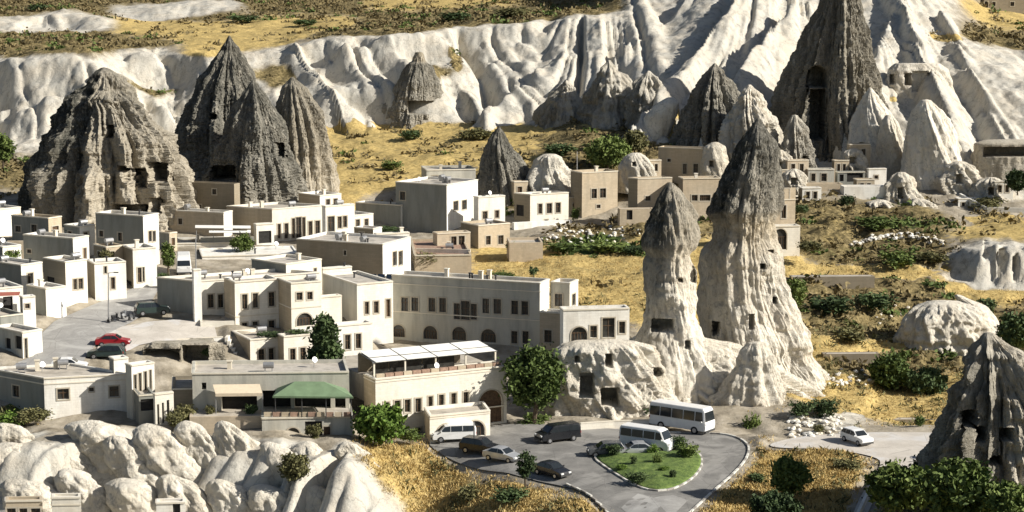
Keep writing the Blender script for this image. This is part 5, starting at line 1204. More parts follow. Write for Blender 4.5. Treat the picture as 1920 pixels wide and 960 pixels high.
# ------------------------------------------------------------------ posts
def ground_hit(px, py, y0=175.0, y1=560.0):
    d = raydir(px, py)
    ys = np.arange(y0, y1, 0.25); t = ys / d[1]
    zr = CAMZ + d[2] * t
    zt_ = gridz(d[0] * t, ys)
    k = np.argmax(zr <= zt_)
    if zr[k] > zt_[k]: k = len(ys) - 1
    return np.array([d[0] * t[k], ys[k], zt_[k]])
def lamp(label, px, py0, py1, Y, arm=True):
    a = P(px, py1, Y); b = P(px, py0, Y)
    r = empty('street_lamp', a); tag(r, label, 'street lamp', 'poles in the town')
    MB().tube(a - (0, 0, 1.5), b, .11, .07, 8).build('pole', MATS['metal_grey'], r)
    MB().tube(a - (0, 0, .2), a + (0, 0, .5), .2, .17, 8).build('base', MATS['metal_dark'], r)
    if arm:
        MB().tube(b, b + (.9, -.2, .15), .05, .04, 6).build('arm', MATS['metal_grey'], r)
        MB().box(b + (1.05, -.22, .12), .6, .22, .12).build('lamp_head', MATS['metal_dark'], r)
    return r
lamp('grey street lamp standing at the bend of the paved street', 203, 512, 606, 245)
lamp('grey utility pole beside the parked lorry behind the hotel wing', 367, 446, 520, 268, False)
lamp('slim light post in front of the second porch arch', 889, 792, 830, 208.2, False)
lamp('thin pole beside the square tan house', 1082, 284, 330, 338, False)
# ------------------------------------------------------------------ vehicles
def paint(name, col, rough=0.28, metal=0.0):
    m, nt, b = newmat(name)
    n = noise(nt, geopos(nt), 1.2, 4)
    nt.links.new(ramp(nt, n, [(0.3, tuple(c * 0.86 for c in col)), (0.7, col)]), b.inputs['Base Color'])
    nt.links.new(ramp(nt, n, [(0.3, rough + .15), (0.7, rough)]), b.inputs['Roughness'])
    b.inputs['Metallic'].default_value = metal
    MATS[name] = m
paint('paint_white', (0.80, 0.80, 0.78)); paint('paint_black', (0.016, 0.017, 0.02), 0.2); paint('paint_red', (0.30, 0.012, 0.02), 0.25)
paint('paint_silver', (0.50, 0.51, 0.52), 0.3, 0.4); paint('paint_grey', (0.09, 0.095, 0.10), 0.25); paint('paint_green', (0.03, 0.05, 0.045), 0.25)
plain('tyre', (0.018, 0.018, 0.018), 0.85); plain('rim', (0.42, 0.42, 0.43), 0.35, metal=0.7)
plain('car_glass', (0.02, 0.024, 0.027), 0.08, spec=0.6); plain('head_lamp', (0.75, 0.75, 0.72), 0.15); plain('tail_lamp', (0.35, 0.02, 0.02), 0.2)
plain('bumper', (0.05, 0.05, 0.05), 0.6)
KINDS_ = {
 # profile (x, z) clockwise from front bottom over the roof to rear bottom; belt height; width; wheel x; wheel radius; side windows (list of x-top/bottom quads)
 'car': dict(W=1.74, prof=[(2.12, .28), (2.16, .55), (2.02, .74), (1.05, .93), (.35, 1.40), (-.15, 1.46), (-.95, 1.43), (-1.62, 1.02), (-2.05, .95), (-2.12, .6), (-2.08, .28)], belt=.93, wh=(1.32, -1.28), r=.31,
             side=[[(.92, .97), (.34, 1.35), (-.08, 1.39), (-.08, .97)], [(-.14, .97), (-.14, 1.39), (-.88, 1.36), (-1.42, 1.0)]], ws=[(1.05, .93), (.35, 1.40)], rw=[(-.95, 1.43), (-1.62, 1.02)]),
 'suv': dict(W=1.85, prof=[(2.2, .35), (2.25, .7), (2.12, .95), (1.15, 1.10), (.45, 1.66), (-.1, 1.74), (-1.75, 1.72), (-2.15, 1.15), (-2.2, .7), (-2.15, .35)], belt=1.1, wh=(1.38, -1.35), r=.36,
             side=[[(1.0, 1.14), (.45, 1.60), (-.15, 1.66), (-.15, 1.14)], [(-.22, 1.14), (-.22, 1.66), (-1.0, 1.65), (-1.0, 1.14)], [(-1.06, 1.14), (-1.06, 1.65), (-1.68, 1.62), (-1.95, 1.18)]], ws=[(1.15, 1.10), (.45, 1.66)], rw=[(-1.75, 1.72), (-2.15, 1.15)]),
 'van': dict(W=1.95, prof=[(2.5, .35), (2.55, .75), (2.4, 1.05), (1.75, 1.22), (1.05, 1.86), (.7, 1.96), (-2.3, 1.96), (-2.48, 1.5), (-2.5, .35)], belt=1.2, wh=(1.55, -1.5), r=.35,
             side=[[(1.6, 1.24), (1.05, 1.78), (.45, 1.84), (.45, 1.24)], [(.38, 1.24), (.38, 1.84), (-.9, 1.84), (-.9, 1.24)], [(-.97, 1.24), (-.97, 1.84), (-2.15, 1.82), (-2.25, 1.24)]], ws=[(1.75, 1.22), (1.05, 1.86)], rw=[(-2.32, 1.9), (-2.47, 1.35)]),
 'minibus': dict(W=2.05, prof=[(3.1, .4), (3.15, .95), (2.95, 1.3), (2.55, 1.5), (2.05, 2.45), (1.6, 2.62), (-2.9, 2.62), (-3.05, 2.3), (-3.1, .4)], belt=1.5, wh=(2.1, -1.9), r=.38,
             side=[[(2.4, 1.55), (1.98, 2.3), (1.45, 2.36), (1.45, 1.55)], [(1.36, 1.55), (1.36, 2.36), (.0, 2.36), (.0, 1.55)], [(-.09, 1.55), (-.09, 2.36), (-1.45, 2.36), (-1.45, 1.55)], [(-1.54, 1.55), (-1.54, 2.36), (-2.85, 2.36), (-2.85, 1.55)]], ws=[(2.55, 1.5), (2.05, 2.45)], rw=[(-3.0, 2.4), (-3.08, 1.6)]),
 'bus': dict(W=2.35, prof=[(3.7, .45), (3.78, 1.0), (3.74, 1.45), (3.55, 2.75), (3.3, 3.05), (-3.6, 3.05), (-3.72, 2.7), (-3.75, .45)], belt=1.5, wh=(2.35, -2.1), r=.46,
             side=[[(3.45, 1.6), (3.3, 2.65), (2.45, 2.65), (2.45, 1.6)], [(2.33, 1.6), (2.33, 2.65), (.9, 2.65), (.9, 1.6)], [(.78, 1.6), (.78, 2.65), (-.65, 2.65), (-.65, 1.6)], [(-.77, 1.6), (-.77, 2.65), (-2.2, 2.65), (-2.2, 1.6)], [(-2.32, 1.6), (-2.32, 2.65), (-3.6, 2.6), (-3.62, 1.6)]], ws=[(3.735, 1.5), (3.56, 2.7)], rw=[(-3.71, 2.6), (-3.74, 1.7)]),
 'lorry': dict(W=2.1, prof=[(2.6, .5), (2.65, 1.0), (2.6, 1.35), (2.35, 2.2), (2.1, 2.35), (1.05, 2.35), (1.0, 2.8), (-2.6, 2.8), (-2.65, .6), (-2.6, .5)], belt=1.3, wh=(1.75, -1.6), r=.42,
             side=[[(2.4, 1.4), (2.2, 2.1), (1.3, 2.1), (1.3, 1.4)]], ws=[(2.6, 1.35), (2.35, 2.2)], rw=[(-2.62, 2.0), (-2.64, 1.5)]),
}
def vehicle(name, label, cat, kind, col, px, py, ang, Y=None, z=None, scale=1.0, group='parked vehicles'):
    k = KINDS_[kind]
    g = ground_hit(px, py) if Y is None else np.array([P(px, py, Y)[0], Y, 0])
    if Y is not None: g[2] = P(px, py, Y)[2] if z is None else z
    else: g[2] = g[2] + 0.13
    root = empty(name, g, math.radians(ang)); root.scale = (scale,) * 3
    tag(root, label, cat, group)
    W = k['W'] / 2; belt = k['belt']; top = max(p[1] for p in k['prof'])
    def hw(z):
        if z <= belt: return W * (0.94 + 0.06 * min(1, max(0, (z - .25) / .3)))
        return W * (1 - 0.16 * ((z - belt) / (top - belt)) ** 1.2)
    pr = k['prof']; n = len(pr); mb = MB()
    # chamfered loft: inner offset ring narrower at both sides
    ctr = (0, (belt + .3) / 2 + .2)
    ring = []
    for s, sh in ((-1, 0.96), (-1, 1.0), (1, 1.0), (1, 0.96)):
        for (x, zc) in pr:
            f = sh
            xx = x * f + ctr[0] * (1 - f); zq = zc if sh == 1.0 else zc * .965 + ctr[1] * .035
            w = hw(zc) - (0.07 if sh == 1.0 else 0.0)
            ring.append((xx, s * w, zq))
    mb.v = ring
    for a in range(3):
        for i in range(n):
            j = (i + 1) % n
            mb.f.append([a * n + i, a * n + j, (a + 1) * n + j, (a + 1) * n + i])
    mb.f.append(list(range(n))); mb.f.append(list(range(4 * n - 1, 3 * n - 1, -1)))
    meshobj('body', mb.v, mb.f, MATS[col], root, local=True, recalc=True)
    for s in (-1, 1):
        for q in k['side']:
            pts = [(x, s * (hw(zc) + 0.012), zc) for x, zc in q]
            meshobj('side_window', pts if s < 0 else pts[::-1], [[0, 1, 2, 3]], MATS['car_glass'], root, local=True)
    for nm, (a, b), sg in (('windscreen', k['ws'], 1), ('rear_window', k['rw'], -1)):
        a = np.array(a); b = np.array(b); d = b - a
        a2, b2 = a + d * .06, b - d * .06
        nrm = np.array([abs(d[1]), abs(d[0])]) / np.hypot(*d) * 0.03; nrm[0] *= sg
        pts = []
        for p in (a2, b2):
            w = hw(p[1]) - .13; pts.append((p[0] + nrm[0], -w, p[1] + nrm[1])); pts.append((p[0] + nrm[0], w, p[1] + nrm[1]))
        meshobj(nm, [pts[0], pts[1], pts[3], pts[2]], [[0, 1, 2, 3]], MATS['car_glass'], root, local=True)
    r = k['r']
    for wx in k['wh']:
        for s in (-1, 1):
            w = MB().tube((wx, s * (W - .2), r), (wx, s * (W + .015), r), r, r, 16)
            ty = w.build('wheel', MATS['tyre'], root, local=True)
            MB().tube((wx, s * (W + .005), r), (wx, s * (W + .035), r), r * .6, r * .55, 12).build('rim', MATS['rim'], ty, local=True)
    fx = max(p[0] for p in pr); bx_ = min(p[0] for p in pr)
    hl = pr[2][1] * .92
    for s in (-1, 1):
        MB().box((fx - .05, s * (W - .32), hl - .05), .16, .36, .15).build('headlight', MATS['head_lamp'], root, local=True)
        MB().box((bx_ + .05, s * (W - .2), hl), .14, .2, .24).build('tail_light', MATS['tail_lamp'], root, local=True)
        if kind != 'lorry': MB().box((k['side'][0][0][0] - .1, s * (W + .09), belt + .08), .12, .18, .14).build('wing_mirror', MATS[col], root, local=True)
    MB().box((fx - .06, 0, .42), .2, W * 1.8, .2).build('bumper', MATS['bumper'], root, local=True)
    MB().box((bx_ + .06, 0, .42), .2, W * 1.8, .2).build('bumper', MATS['bumper'], root, local=True)
    return root
vehicle('coach_bus', 'large white coach with dark window band parked by the cream rock', 'bus', 'bus', 'paint_white', 1278, 808, -36)
vehicle('minibus', 'white minibus with two window rows waiting above the green island', 'minibus', 'minibus', 'paint_white', 1214, 846, -32)
vehicle('parked_van', 'black van crossing the road right of the hotel arch', 'van', 'van', 'paint_black', 1046, 829, 208)
vehicle('parked_van', 'white van parked under the hotel porch arches', 'van', 'van', 'paint_white', 850, 829, 190)
vehicle('parked_car', 'black off-road car parked beside the dry grass bank', 'car', 'suv', 'paint_black', 900, 852, -28)
vehicle('parked_car', 'silver car parked between the black off-road car and small palm', 'car', 'car', 'paint_silver', 942, 866, -34)
vehicle('parked_car', 'dark car nearest the camera parked on the road edge', 'car', 'car', 'paint_black', 1034, 895, -46)
vehicle('parked_car', 'dark grey car parked at the left tip of the island', 'car', 'suv', 'paint_grey', 1136, 857, 186, scale=.9)
vehicle('parked_car', 'silver car parked close behind the island shrubs by the minibus', 'car', 'car', 'paint_silver', 1192, 855, 188)
vehicle('parked_car', 'white car alone on the pale dirt lot', 'car', 'suv', 'paint_white', 1606, 833, -62, scale=.9)
vehicle('parked_car', 'white car parked on the street above the whitewashed house', 'car', 'car', 'paint_white', 130, 693, 8, Y=225.5)
vehicle('parked_car', 'dark red car parked at the edge of the car park', 'car', 'car', 'paint_red', 212, 648, 4, Y=235)
vehicle('parked_car', 'dark pickup like car below the red car', 'car', 'suv', 'paint_green', 200, 672, 178, Y=230)
vehicle('parked_car', 'dark car in shadow at the foot of the blank grey hotel wall', 'car', 'suv', 'paint_green', 285, 590, 20, Y=249.5)
vehicle('parked_lorry', 'white lorry facing the camera behind the utility pole', 'lorry', 'lorry', 'paint_white', 345, 512, -80, Y=274)
def scooter(label, px, py, Y, ang, col):
    g = P(px, py, Y); r = empty('motor_scooter', g, math.radians(ang)); tag(r, label, 'scooter', 'scooters at the car park')
    for x in (-.55, .55): MB().tube((x, -.05, .25), (x, .05, .25), .25, .25, 12).build('wheel', MATS['tyre'], r, local=True)
    MB().hexa([(-.6, -.14, .4), (.2, -.14, .32), (.2, .14, .32), (-.6, .14, .4), (-.65, -.12, .72), (-.05, -.14, .7), (-.05, .14, .7), (-.65, .12, .72)]).build('body', MATS[col], r, local=True)
    MB().box((-.32, 0, .78), .65, .26, .12).build('seat', MATS['bumper'], r, local=True)
    MB().hexa([(.2, -.18, .3), (.32, -.18, .3), (.32, .18, .3), (.2, .18, .3), (.3, -.15, .95), (.4, -.15, .95), (.4, .15, .95), (.3, .15, .95)]).build('leg_shield', MATS[col], r, local=True)
    MB().tube((.55, 0, .3), (.36, 0, 1.02), .035, .03, 6).tube((.36, -.32, 1.03), (.36, .32, 1.03), .025, .025, 6).build('handlebar', MATS['metal_dark'], r, local=True)
scooter('black scooter standing right beside the street lamp foot', 216, 602, 245, 60, 'paint_black')
scooter('grey scooter parked in the middle of the three by the lamp', 232, 597, 246.5, 75, 'paint_silver')
scooter('dark scooter parked furthest right of the street lamp', 247, 600, 246, 70, 'paint_grey')
# ------------------------------------------------------------------ trees, bushes, scrub, dry grass
def leafmat(name, lo, mid, hi, sc=1.4):
    m, nt, b = newmat(name)
    p = geopos(nt); n = noise(nt, p, sc, 5, 0.7)
    oi = N(nt, 'ShaderNodeObjectInfo')
    f = mathn(nt, 'ADD', n, mathn(nt, 'MULTIPLY', mathn(nt, 'SUBTRACT', oi.outputs['Random'], 0.5), 0.16))
    nt.links.new(ramp(nt, f, [(0.3, lo), (0.5, mid), (0.72, hi)]), b.inputs['Base Color'])
    b.inputs['Roughness'].default_value = 0.75; b.inputs['Specular IOR Level'].default_value = 0.25
    MATS[name] = m
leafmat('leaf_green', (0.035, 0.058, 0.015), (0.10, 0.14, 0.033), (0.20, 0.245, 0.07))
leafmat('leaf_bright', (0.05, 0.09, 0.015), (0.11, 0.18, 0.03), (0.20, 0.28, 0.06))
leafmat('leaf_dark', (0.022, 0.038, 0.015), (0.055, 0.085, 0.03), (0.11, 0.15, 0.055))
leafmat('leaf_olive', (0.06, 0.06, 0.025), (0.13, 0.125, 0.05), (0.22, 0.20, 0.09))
leafmat('leaf_dry', (0.30, 0.21, 0.08), (0.52, 0.385, 0.155), (0.68, 0.54, 0.27), 0.9)
leafmat('leaf_brown', (0.05, 0.04, 0.02), (0.14, 0.11, 0.05), (0.27, 0.21, 0.10))
plain('bark', (0.10, 0.075, 0.05), 0.95, var=0.4, scale=6)
def leafcloud(n, size, rng, clumps, csig, squash=1.0):
    """n leaf faces gathered round clump centres -> verts, faces"""
    ci = rng.integers(0, len(clumps), n)
    c = clumps[ci] + rng.normal(0, 1, (n, 3)) * csig[ci][:, None] * np.array([1, 1, squash])
    d1 = rng.normal(0, 1, (n, 3)); d1 /= np.linalg.norm(d1, axis=1)[:, None]
    d2 = rng.normal(0, 1, (n, 3)); d2 -= (d2 * d1).sum(1)[:, None] * d1; d2 /= np.linalg.norm(d2, axis=1)[:, None]
    s = size * rng.uniform(.6, 1.4, n)[:, None]
    v = np.stack([c - d1 * s, c + d2 * s * .55, c + d1 * s, c - d2 * s * .55], 1).reshape(-1, 3)
    return v
def leafobj(name, v, mat, parent):
    n = len(v) // 4
    me = bpy.data.meshes.new(name)
    me.vertices.add(len(v)); me.vertices.foreach_set('co', v.astype(np.float32).ravel())
    me.loops.add(n * 4); me.loops.foreach_set('vertex_index', np.arange(n * 4, dtype=np.int32))
    me.polygons.add(n); me.polygons.foreach_set('loop_start', np.arange(0, n * 4, 4, dtype=np.int32)); me.polygons.foreach_set('loop_total', np.full(n, 4, dtype=np.int32))
    me.materials.append(MATS[mat]); me.update(calc_edges=True)
    o = bpy.data.objects.new(name, me); COL.objects.link(o)
    if parent is not None: o.parent = parent
    return o
def tree(name, label, px, pyb, wpx, hpx, mat='leaf_green', shape='round', Y=None, seed=1, leaves=None, cat='tree', group='trees', trunk=0.28):
    g = ground_hit(px, pyb) if Y is None else P(px, pyb, Y)
    s = FOC / g[1]; W, H = wpx / s, hpx / s
    rng = np.random.default_rng(seed)
    root = empty(name, g); tag(root, label, cat, group)
    th = H * trunk
    tr = MB(); rt = max(.06, H * .028)
    bend = rng.normal(0, .03 * H, 2)
    mid = np.array([bend[0], bend[1], H * .45])
    tr.tube((0, 0, -.4), mid * .6, rt * 1.2, rt * .85, 7).tube(mid * .6, mid * 1.25, rt * .85, rt * .5, 7)
    if shape == 'cone':
        tr.tube(mid * 1.25, (0, 0, H * .93), rt * .5, rt * .12, 6)
    ncl = max(8, int(26 * (W * H) ** .45))
    cl = []
    while len(cl) < ncl:
        u = rng.uniform(-1, 1, 3)
        rr = np.linalg.norm(u)
        if rr > 1 or rr < .35: continue
        if shape == 'cone':
            t = rng.uniform(0, 1); ang = rng.uniform(0, 6.283); rad = (1 - t) ** .75 * rng.uniform(.45, 1)
            cl.append((W / 2 * rad * math.cos(ang), W / 2 * rad * math.sin(ang), H * (.06 + .92 * t)))
        else:
            cz = th + (H - th) * .5
            cl.append((u[0] * W / 2 * .88, u[1] * W / 2 * .88, max(.1, cz + u[2] * (H - th) / 2 * .9)))
    cl = np.array(cl)
    for k in range(0, len(cl), max(1, len(cl) // 9)):
        tr.tube(mid * rng.uniform(.6, 1.15), cl[k] * .92, rt * .35, rt * .08, 5)
    tr.build('trunk', MATS['bark'], root, local=True)
    cs = np.full(len(cl), 1.0) * min(W, H) * (.072 if shape != 'cone' else .075) * rng.uniform(.7, 1.4, len(cl))
    n = leaves or int(min(9000, 900 + 170 * W * H))
    ls = max(.10, min(.30, .055 * (W * H) ** .5))
    leafobj('crown', leafcloud(n, ls, rng, cl, cs, .8), mat, root)
    return root
tree('conifer_tree', 'dark pointed conifer standing before the white hotel tower', 611, 722, 78, 130, 'leaf_dark', 'cone', Y=224, seed=2, leaves=9000, trunk=.05)
tree('leafy_tree', 'large green tree between the lower hotel and the cave rock', 1000, 795, 112, 150, 'leaf_green', Y=219.5, seed=3, leaves=6500, trunk=.22)
tree('leafy_tree', 'bright green bushy tree left of the lower hotel windows', 712, 832, 104, 72, 'leaf_bright', Y=206, seed=4, leaves=6500, trunk=.08)
tree('small_palm', 'small spiky dark palm between the parked cars', 985, 905, 42, 62, 'leaf_dark', Y=191.5, seed=5, leaves=1600, trunk=.2, cat='palm')
tree('leafy_tree', 'large dark tree in the bottom right corner left of the dark rock', 1690, 965, 150, 100, 'leaf_green', seed=6, leaves=6500, trunk=.15, Y=178)
tree('leafy_tree', 'big sunlit green tree at the foot of the dark rock', 1795, 985, 150, 125, 'leaf_green', seed=7, leaves=6500, trunk=.15, Y=170)
tree('leafy_tree', 'dense tree at the right corner in front of the dark rock', 1895, 990, 120, 85, 'leaf_green', seed=8, leaves=7000, trunk=.15, Y=166)
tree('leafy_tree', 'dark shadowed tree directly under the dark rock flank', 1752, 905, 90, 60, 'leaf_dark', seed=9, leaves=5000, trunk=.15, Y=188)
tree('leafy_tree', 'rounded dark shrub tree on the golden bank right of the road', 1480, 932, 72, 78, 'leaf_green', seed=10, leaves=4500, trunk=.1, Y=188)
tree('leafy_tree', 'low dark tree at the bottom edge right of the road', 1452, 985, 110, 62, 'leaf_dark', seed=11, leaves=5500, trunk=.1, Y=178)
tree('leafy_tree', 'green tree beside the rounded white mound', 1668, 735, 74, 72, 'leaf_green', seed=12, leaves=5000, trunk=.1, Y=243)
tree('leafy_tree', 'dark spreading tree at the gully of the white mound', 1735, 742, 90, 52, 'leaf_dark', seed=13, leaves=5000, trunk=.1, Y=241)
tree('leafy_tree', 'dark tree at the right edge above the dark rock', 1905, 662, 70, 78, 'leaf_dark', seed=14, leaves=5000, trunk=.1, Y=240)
tree('leafy_tree', 'dark green tree on the hillside above the square tan house', 1140, 318, 92, 62, 'leaf_green', seed=15, leaves=6000, trunk=.1, Y=345)
tree('leafy_tree', 'paler tree on the hillside right of the dark hillside tree', 1190, 290, 56, 46, 'leaf_olive', seed=16, leaves=3500, trunk=.1, Y=352)
tree('leafy_tree', 'round tree right of the tallest chimney on the slope', 1490, 582, 44, 64, 'leaf_green', seed=17, leaves=3800, trunk=.1, Y=262)
tree('leafy_tree', 'slim green tree beside the white lorry', 316, 512, 28, 62, 'leaf_green', seed=18, leaves=2600, trunk=.1, Y=270)
tree('leafy_tree', 'low green tree behind the terrace roof beside the columned porch', 455, 474, 50, 36, 'leaf_green', seed=19, leaves=2600, trunk=.1, Y=291)
tree('leafy_tree', 'dark tree at the right edge beside the cave terrace', 1908, 362, 50, 44, 'leaf_dark', seed=20, leaves=3000, trunk=.1, Y=335)
tree('leafy_tree', 'dark tree cluster at the left edge behind the street houses', 6, 310, 44, 60, 'leaf_green', seed=21, leaves=3000, trunk=.1, Y=330)
tree('leafy_tree', 'small climbing tree in front of the restaurant niche', 588, 832, 30, 42, 'leaf_olive', seed=22, leaves=1500, trunk=.2, Y=205.3)
tree('leafy_tree', 'tiny upright tree at the back of the long hotel roof', 1000, 520, 20, 22, 'leaf_dark', seed=23, leaves=900, trunk=.1, Y=263)
tree('leafy_tree', 'green shrub tree below the tuff rocks in the middle of the foreground', 552, 905, 60, 62, 'leaf_olive', seed=24, leaves=3000, trunk=.1, Y=196)
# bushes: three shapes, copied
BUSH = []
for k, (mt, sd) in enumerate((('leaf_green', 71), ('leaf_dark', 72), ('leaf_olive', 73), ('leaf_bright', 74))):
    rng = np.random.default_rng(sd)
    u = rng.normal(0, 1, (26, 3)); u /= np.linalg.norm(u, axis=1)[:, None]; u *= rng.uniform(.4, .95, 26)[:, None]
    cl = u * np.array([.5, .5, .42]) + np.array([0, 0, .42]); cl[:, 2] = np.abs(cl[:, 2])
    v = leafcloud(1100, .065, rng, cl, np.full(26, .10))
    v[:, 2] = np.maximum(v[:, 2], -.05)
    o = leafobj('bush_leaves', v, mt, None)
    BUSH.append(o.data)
    bpy.data.objects.remove(o)
def bush(label, px, py, wpx, hpx, k=0, Y=None, group='bushes', z=None):
    g = ground_hit(px, py) if Y is None else P(px, py, Y)
    if z is not None: g[2] = z
    s = FOC / g[1]
    o = bpy.data.objects.new('bush', BUSH[k]); COL.objects.link(o)
    o.location = g.tolist(); o.scale = (wpx / s, wpx / s, hpx / s); o.rotation_euler = (0, 0, (px * 7 + py * 3) % 6.28)
    tag(o, label, 'bush', group)
bush_list = [
 ('low dark hedge bush left end of the shrubs behind the rubble', 1500, 782, 46, 34, 1, None), ('dark hedge bush right end of the shrubs behind the rubble', 1545, 782, 52, 40, 1, None),
 ('upright green clump growing beside the rock pillar by the bus', 1408, 816, 34, 48, 0, 219), ('dark bush below the cave window left of the coach', 1200, 784, 60, 44, 1, 225),
 ('reddish olive bush in front of the lowest cave opening', 1130, 786, 44, 44, 2, 226), ('small bush above the low cream wall', 1172, 784, 30, 30, 0, 225),
 ('green hedge strip bush above the yellow slope', 1060, 472, 70, 22, 0, None), ('green hedge clump right of the hedge strip above the slope', 1140, 474, 80, 26, 0, None), ('small hedge tuft left of the shorter chimney', 1190, 478, 40, 20, 1, None),
 ('dark bush on the right terrace below the white stones', 1680, 500, 70, 36, 0, None), ('olive bush right of the dark terrace bush', 1745, 492, 60, 24, 2, None), ('green thicket above the white stones', 1640, 428, 80, 24, 0, None),
 ('olive bush below the tiny grey house', 1588, 388, 30, 26, 1, None), ('dark bush on the shaded bank right of the tallest chimney', 1560, 590, 80, 40, 1, None), ('scrubby bush on the shaded bank further right', 1640, 580, 70, 36, 1, None),
 ('olive bush on the bank under the golden strip', 1590, 640, 70, 32, 2, None), ('dark round bush near the pale ridge at right', 1850, 588, 40, 34, 1, None), ('small bush below the golden field', 1725, 800, 22, 26, 0, None),
 ('dark bush in the dip below the small palm', 955, 940, 70, 30, 1, None), ('olive bush low on the dry bank', 880, 935, 50, 26, 2, None), ('dark bush under the first left rocks', 60, 790, 60, 30, 2, 211),
 ('grassy green bush at the lower left house corner', 20, 800, 60, 30, 3, 211), ('bush in the rocks left of centre', 330, 800, 40, 34, 2, 207), ('dark bush on the car park bank', 395, 668, 30, 20, 1, 233),
 ('bush at the foot of the leafy hotel tree', 1000, 797, 60, 24, 0, 220.5), ('bush by the lower hotel corner', 770, 828, 40, 30, 0, 208.5), ('dark hilltop bush far left of the ridge', 70, 22, 40, 16, 1, None), ('dark hilltop bush above the tall dark cone', 455, 42, 50, 16, 1, None), ('hilltop bush beside the first on the ridge', 570, 48, 40, 14, 1, None),
 ('hilltop bush above the white cliff middle', 850, 40, 60, 20, 1, None), ('purple brown hilltop bush on the cliff edge', 960, 30, 70, 18, 2, None), ('bush at the cliff foot behind the small knobbed cone', 890, 262, 60, 24, 2, None),
 ('dark bush under the hanging slope left of the hillside tree', 1050, 290, 60, 24, 1, None), ('bush on the grass slope below the white cliff', 770, 262, 40, 22, 1, None), ('green bush on the slope behind the blank wall house', 735, 318, 40, 20, 0, None),
 ('bush right of the dirt lot rubble', 1535, 812, 26, 18, 2, None), ('bush on the track edge above the corner trees', 1738, 862, 26, 22, 1, None), ('dry bush on the golden bank right', 1590, 880, 50, 20, 2, None), ('small dark bush on the golden bank centre', 1420, 905, 30, 20, 1, None)]
bush_list += [
 ('green bush in the yard behind the white cube house', 20, 488, 36, 22, 0, 266), ('dark bush against the broad cone foot', 150, 440, 44, 24, 1, 284), ('bush between the grey house and street corner house', 200, 490, 26, 26, 2, 262),
 ('dark bush at the top end of the paved street', 306, 536, 22, 30, 1, 266), ('planted pots clump on the lower terrace roof', 505, 632, 44, 12, 1, 240), ('second planted clump on the lower terrace roof', 560, 628, 44, 12, 1, 240),
 ('dark hedge along the restaurant roof back', 500, 697, 60, 14, 1, 222), ('dark hedge right part along the restaurant roof back', 565, 697, 60, 14, 1, 221), ('bush beneath the tall blank wall', 720, 440, 60, 18, 1, 318), ('bush by the white railing wall', 800, 492, 40, 22, 2, 288),
 ('bush between the tan house and garden wall', 962, 470, 26, 20, 0, 300), ('green bush at the long hotel roof edge', 945, 522, 44, 14, 0, 262), ('bush between the tan house and cream house', 1078, 412, 18, 26, 0, 326), ('bush in front of the tall window house', 1502, 400, 26, 20, 1, 305),
 ('dark bush below the white bulbous cone', 1850, 392, 60, 26, 2, 334), ('bush beside the arch of the stone front', 1520, 470, 44, 22, 2, 292), ('olive bush before the rubble stone wall', 350, 795, 44, 44, 2, 209.5), ('potted bush on the restaurant terrace left', 395, 778, 22, 22, 2, 209.6), ('potted bush on the restaurant terrace middle', 470, 778, 26, 24, 1, 209.6)]
for b_ in bush_list: bush(b_[0], *b_[1:5], b_[5], b_[6])
for k, (px, py, w, h, m) in enumerate([(1150, 862, 30, 26, 1), (1188, 880, 14, 22, 1), (1232, 878, 18, 22, 0), (1195, 912, 40, 22, 1), (1262, 905, 14, 18, 1), (1290, 865, 42, 32, 0), (1270, 850, 34, 30, 1), (1222, 858, 26, 20, 3), (1245, 892, 22, 12, 3), (1165, 888, 22, 12, 3)]):
    bush(['dark shrub at the left end of the green island', 'narrow shrub left of middle on the island', 'upright shrub at the middle of the island', 'wide low shrub at the front of the island', 'small front right shrub on the island', 'large shrub at the right end of the island', 'dark shrub behind the large right island shrub', 'bright shrub at the back middle of the island', 'bright low cushion right of the island middle', 'bright low cushion left of the island middle'][k], px, py, w, h, m, z=0.35, group='shrubs on the island')
# scrub and dry grass that nobody could count
def scatter(name, label, n, fn, quads, size, mat, seed, upright=0.0):
    rng = np.random.default_rng(seed)
    pts = []
    while sum(map(len, pts)) < n:
        a = rng.uniform(-.29, .29, 60000); Y = fn['y0'] + (fn['y1'] - fn['y0']) * rng.uniform(0, 1, 60000) ** fn.get('pow', 1.0)
        x = a * Y
        ri = np.clip(np.searchsorted(rowsY, Y), 0, len(rowsY) - 1); ci = np.clip(((a - colsA[0]) / (colsA[1] - colsA[0])).round().astype(int), 0, len(colsA) - 1)
        w = fn['w'](ri, ci, x, Y)
        k = rng.uniform(0, 1, 60000) < w
        pts.append(np.column_stack([x[k], Y[k], GZ[ri[k], ci[k]]]))
        if len(pts) > 60: break
    p = np.vstack(pts)[:n]; n = len(p)
    q = np.repeat(p, quads, axis=0); m = len(q)
    sz = np.repeat(size * rng.uniform(.5, 1.5, n), quads)
    c = q + rng.normal(0, 1, (m, 3)) * (sz * (.55 if quads < 12 else .95))[:, None] * np.array([1, 1, .45]); c[:, 2] = np.maximum(c[:, 2], q[:, 2]) + sz * .15
    d1 = rng.normal(0, 1, (m, 3)); d1[:, 2] = np.abs(d1[:, 2]) + upright; d1 /= np.linalg.norm(d1, axis=1)[:, None]
    d2 = rng.normal(0, 1, (m, 3)); d2 -= (d2 * d1).sum(1)[:, None] * d1; d2 /= np.linalg.norm(d2, axis=1)[:, None]
    wd = 0.55 if upright == 0 else 0.22
    s = sz[:, None] * .5
    v = np.stack([c - d1 * s, c + d2 * s * wd, c + d1 * s, c - d2 * s * wd], 1).reshape(-1, 3)
    o = leafobj(name, v, mat, None)
    tag(o, label, kind='stuff')
    return o
offroad = 1.0
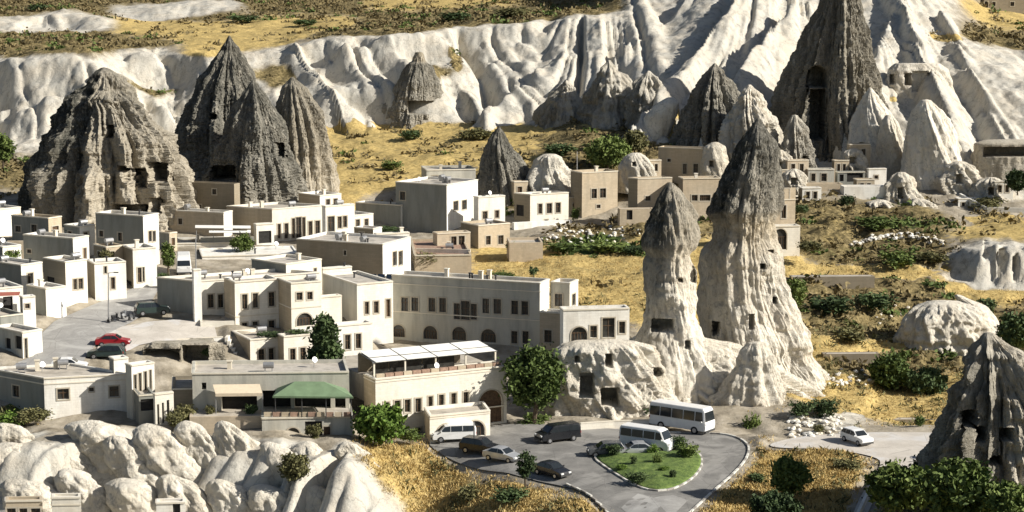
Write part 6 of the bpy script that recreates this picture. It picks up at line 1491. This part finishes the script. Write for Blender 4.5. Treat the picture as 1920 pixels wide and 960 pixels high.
scatter('scrub', 'low dark scrub dotted over the far slopes', 3800, dict(y0=225, y1=640, pow=.8, w=lambda r, c, x, Y: np.clip(GS[r, c] * .8 + GG[r, c] * .10 + GREEN[r, c] * .3, 0, 1) * (GW[r, c] < .4)), 16, .8, 'leaf_brown', 201)
scatter('dark_scrub', 'dark green scrub clumps in hollows of the slopes', 500, dict(y0=225, y1=600, pow=.8, w=lambda r, c, x, Y: np.clip(GS[r, c] * .5 + GREEN[r, c], 0, 1) * (GW[r, c] < .4)), 34, .75, 'leaf_green', 202)
scatter('short_dry_grass', 'short golden grass on the right hand slopes', 9000, dict(y0=212, y1=300, w=lambda r, c, x, Y: np.clip(GG[r, c] * 1.0 + GS[r, c] * .15, 0, 1) * (GW[r, c] < .5)), 4, .30, 'leaf_dry', 205, .8)
scatter('dry_grass', 'golden dry grass tufts on the near banks', 17000, dict(y0=176, y1=213, w=lambda r, c, x, Y: np.clip(GG[r, c] * 1.0 + GS[r, c] * .3, 0, 1) * (GW[r, c] < .5)), 4, .36, 'leaf_dry', 203, 1.0)
scatter('dry_weeds', 'brown dry weeds on the near banks', 900, dict(y0=176, y1=270, w=lambda r, c, x, Y: np.clip(GG[r, c] * .6 + GS[r, c] * .8, 0, 1) * (GW[r, c] < .5)), 10, .7, 'leaf_olive', 204, .3)
# loose stones
STONE = []
for sd in range(4):
    rng = np.random.default_rng(300 + sd)
    import bmesh
    bm = bmesh.new(); bmesh.ops.create_icosphere(bm, subdivisions=1, radius=.5)
    for v in bm.verts: v.co *= 1 + rng.uniform(-.25, .2); 
    for v in bm.verts: v.co.z = v.co.z * .7 + .2
    me = bpy.data.meshes.new('stone'); bm.to_mesh(me); bm.free(); me.materials.append(MATS['trim' if sd % 2 else 'white']); STONE.append(me)
def heap(name, label, pts, group):
    c = pts[len(pts) // 2][:3]
    root = empty(name, c); tag(root, label, 'stones', group)
    for k, (x, y, z, s) in enumerate(pts):
        o = bpy.data.objects.new('stone', STONE[k % 4]); COL.objects.link(o); o.parent = root
        o.location = (x - c[0], y - c[1], z - c[2]); o.scale = (s, s * .9, s * .8); o.rotation_euler = (0, 0, k * 1.7)
rng = np.random.default_rng(77)
pts = []
for k in range(64):
    px = 1600 + 172 * (k / 63) + rng.normal(0, 4); py = 458 - 14 * math.sin(math.pi * k / 63) + rng.normal(0, 4)
    g = ground_hit(px, py); pts.append((*g, rng.uniform(.6, 1.3)))
heap('stone_heap', 'row of heaped white stones on the right hand terrace', pts, 'stone heaps')
pts = []
for k in range(90):
    g = ground_hit(rng.uniform(1478, 1580), rng.uniform(782, 822)); pts.append((*g, rng.uniform(.35, 1.0)))
heap('rubble', 'pale rubble between the chimney foot and the dirt lot', pts, 'stone heaps')
pts = []
for k in range(80):
    g = ground_hit(rng.uniform(1015, 1200), rng.uniform(425, 460)); pts.append((*g, rng.uniform(.4, 1.1)))
heap('rubble', 'mossy pale rubble below the square tan house', pts, 'stone heaps')
pts = []
for k in range(60):
    g = ground_hit(rng.uniform(1640, 1790), rng.uniform(575, 620)) if k % 2 else ground_hit(rng.uniform(1550, 1640), rng.uniform(690, 725)); pts.append((*g, rng.uniform(.4, .9)))
heap('rubble', 'scattered pale stones on the slope beside the white mound', pts, 'stone heaps')
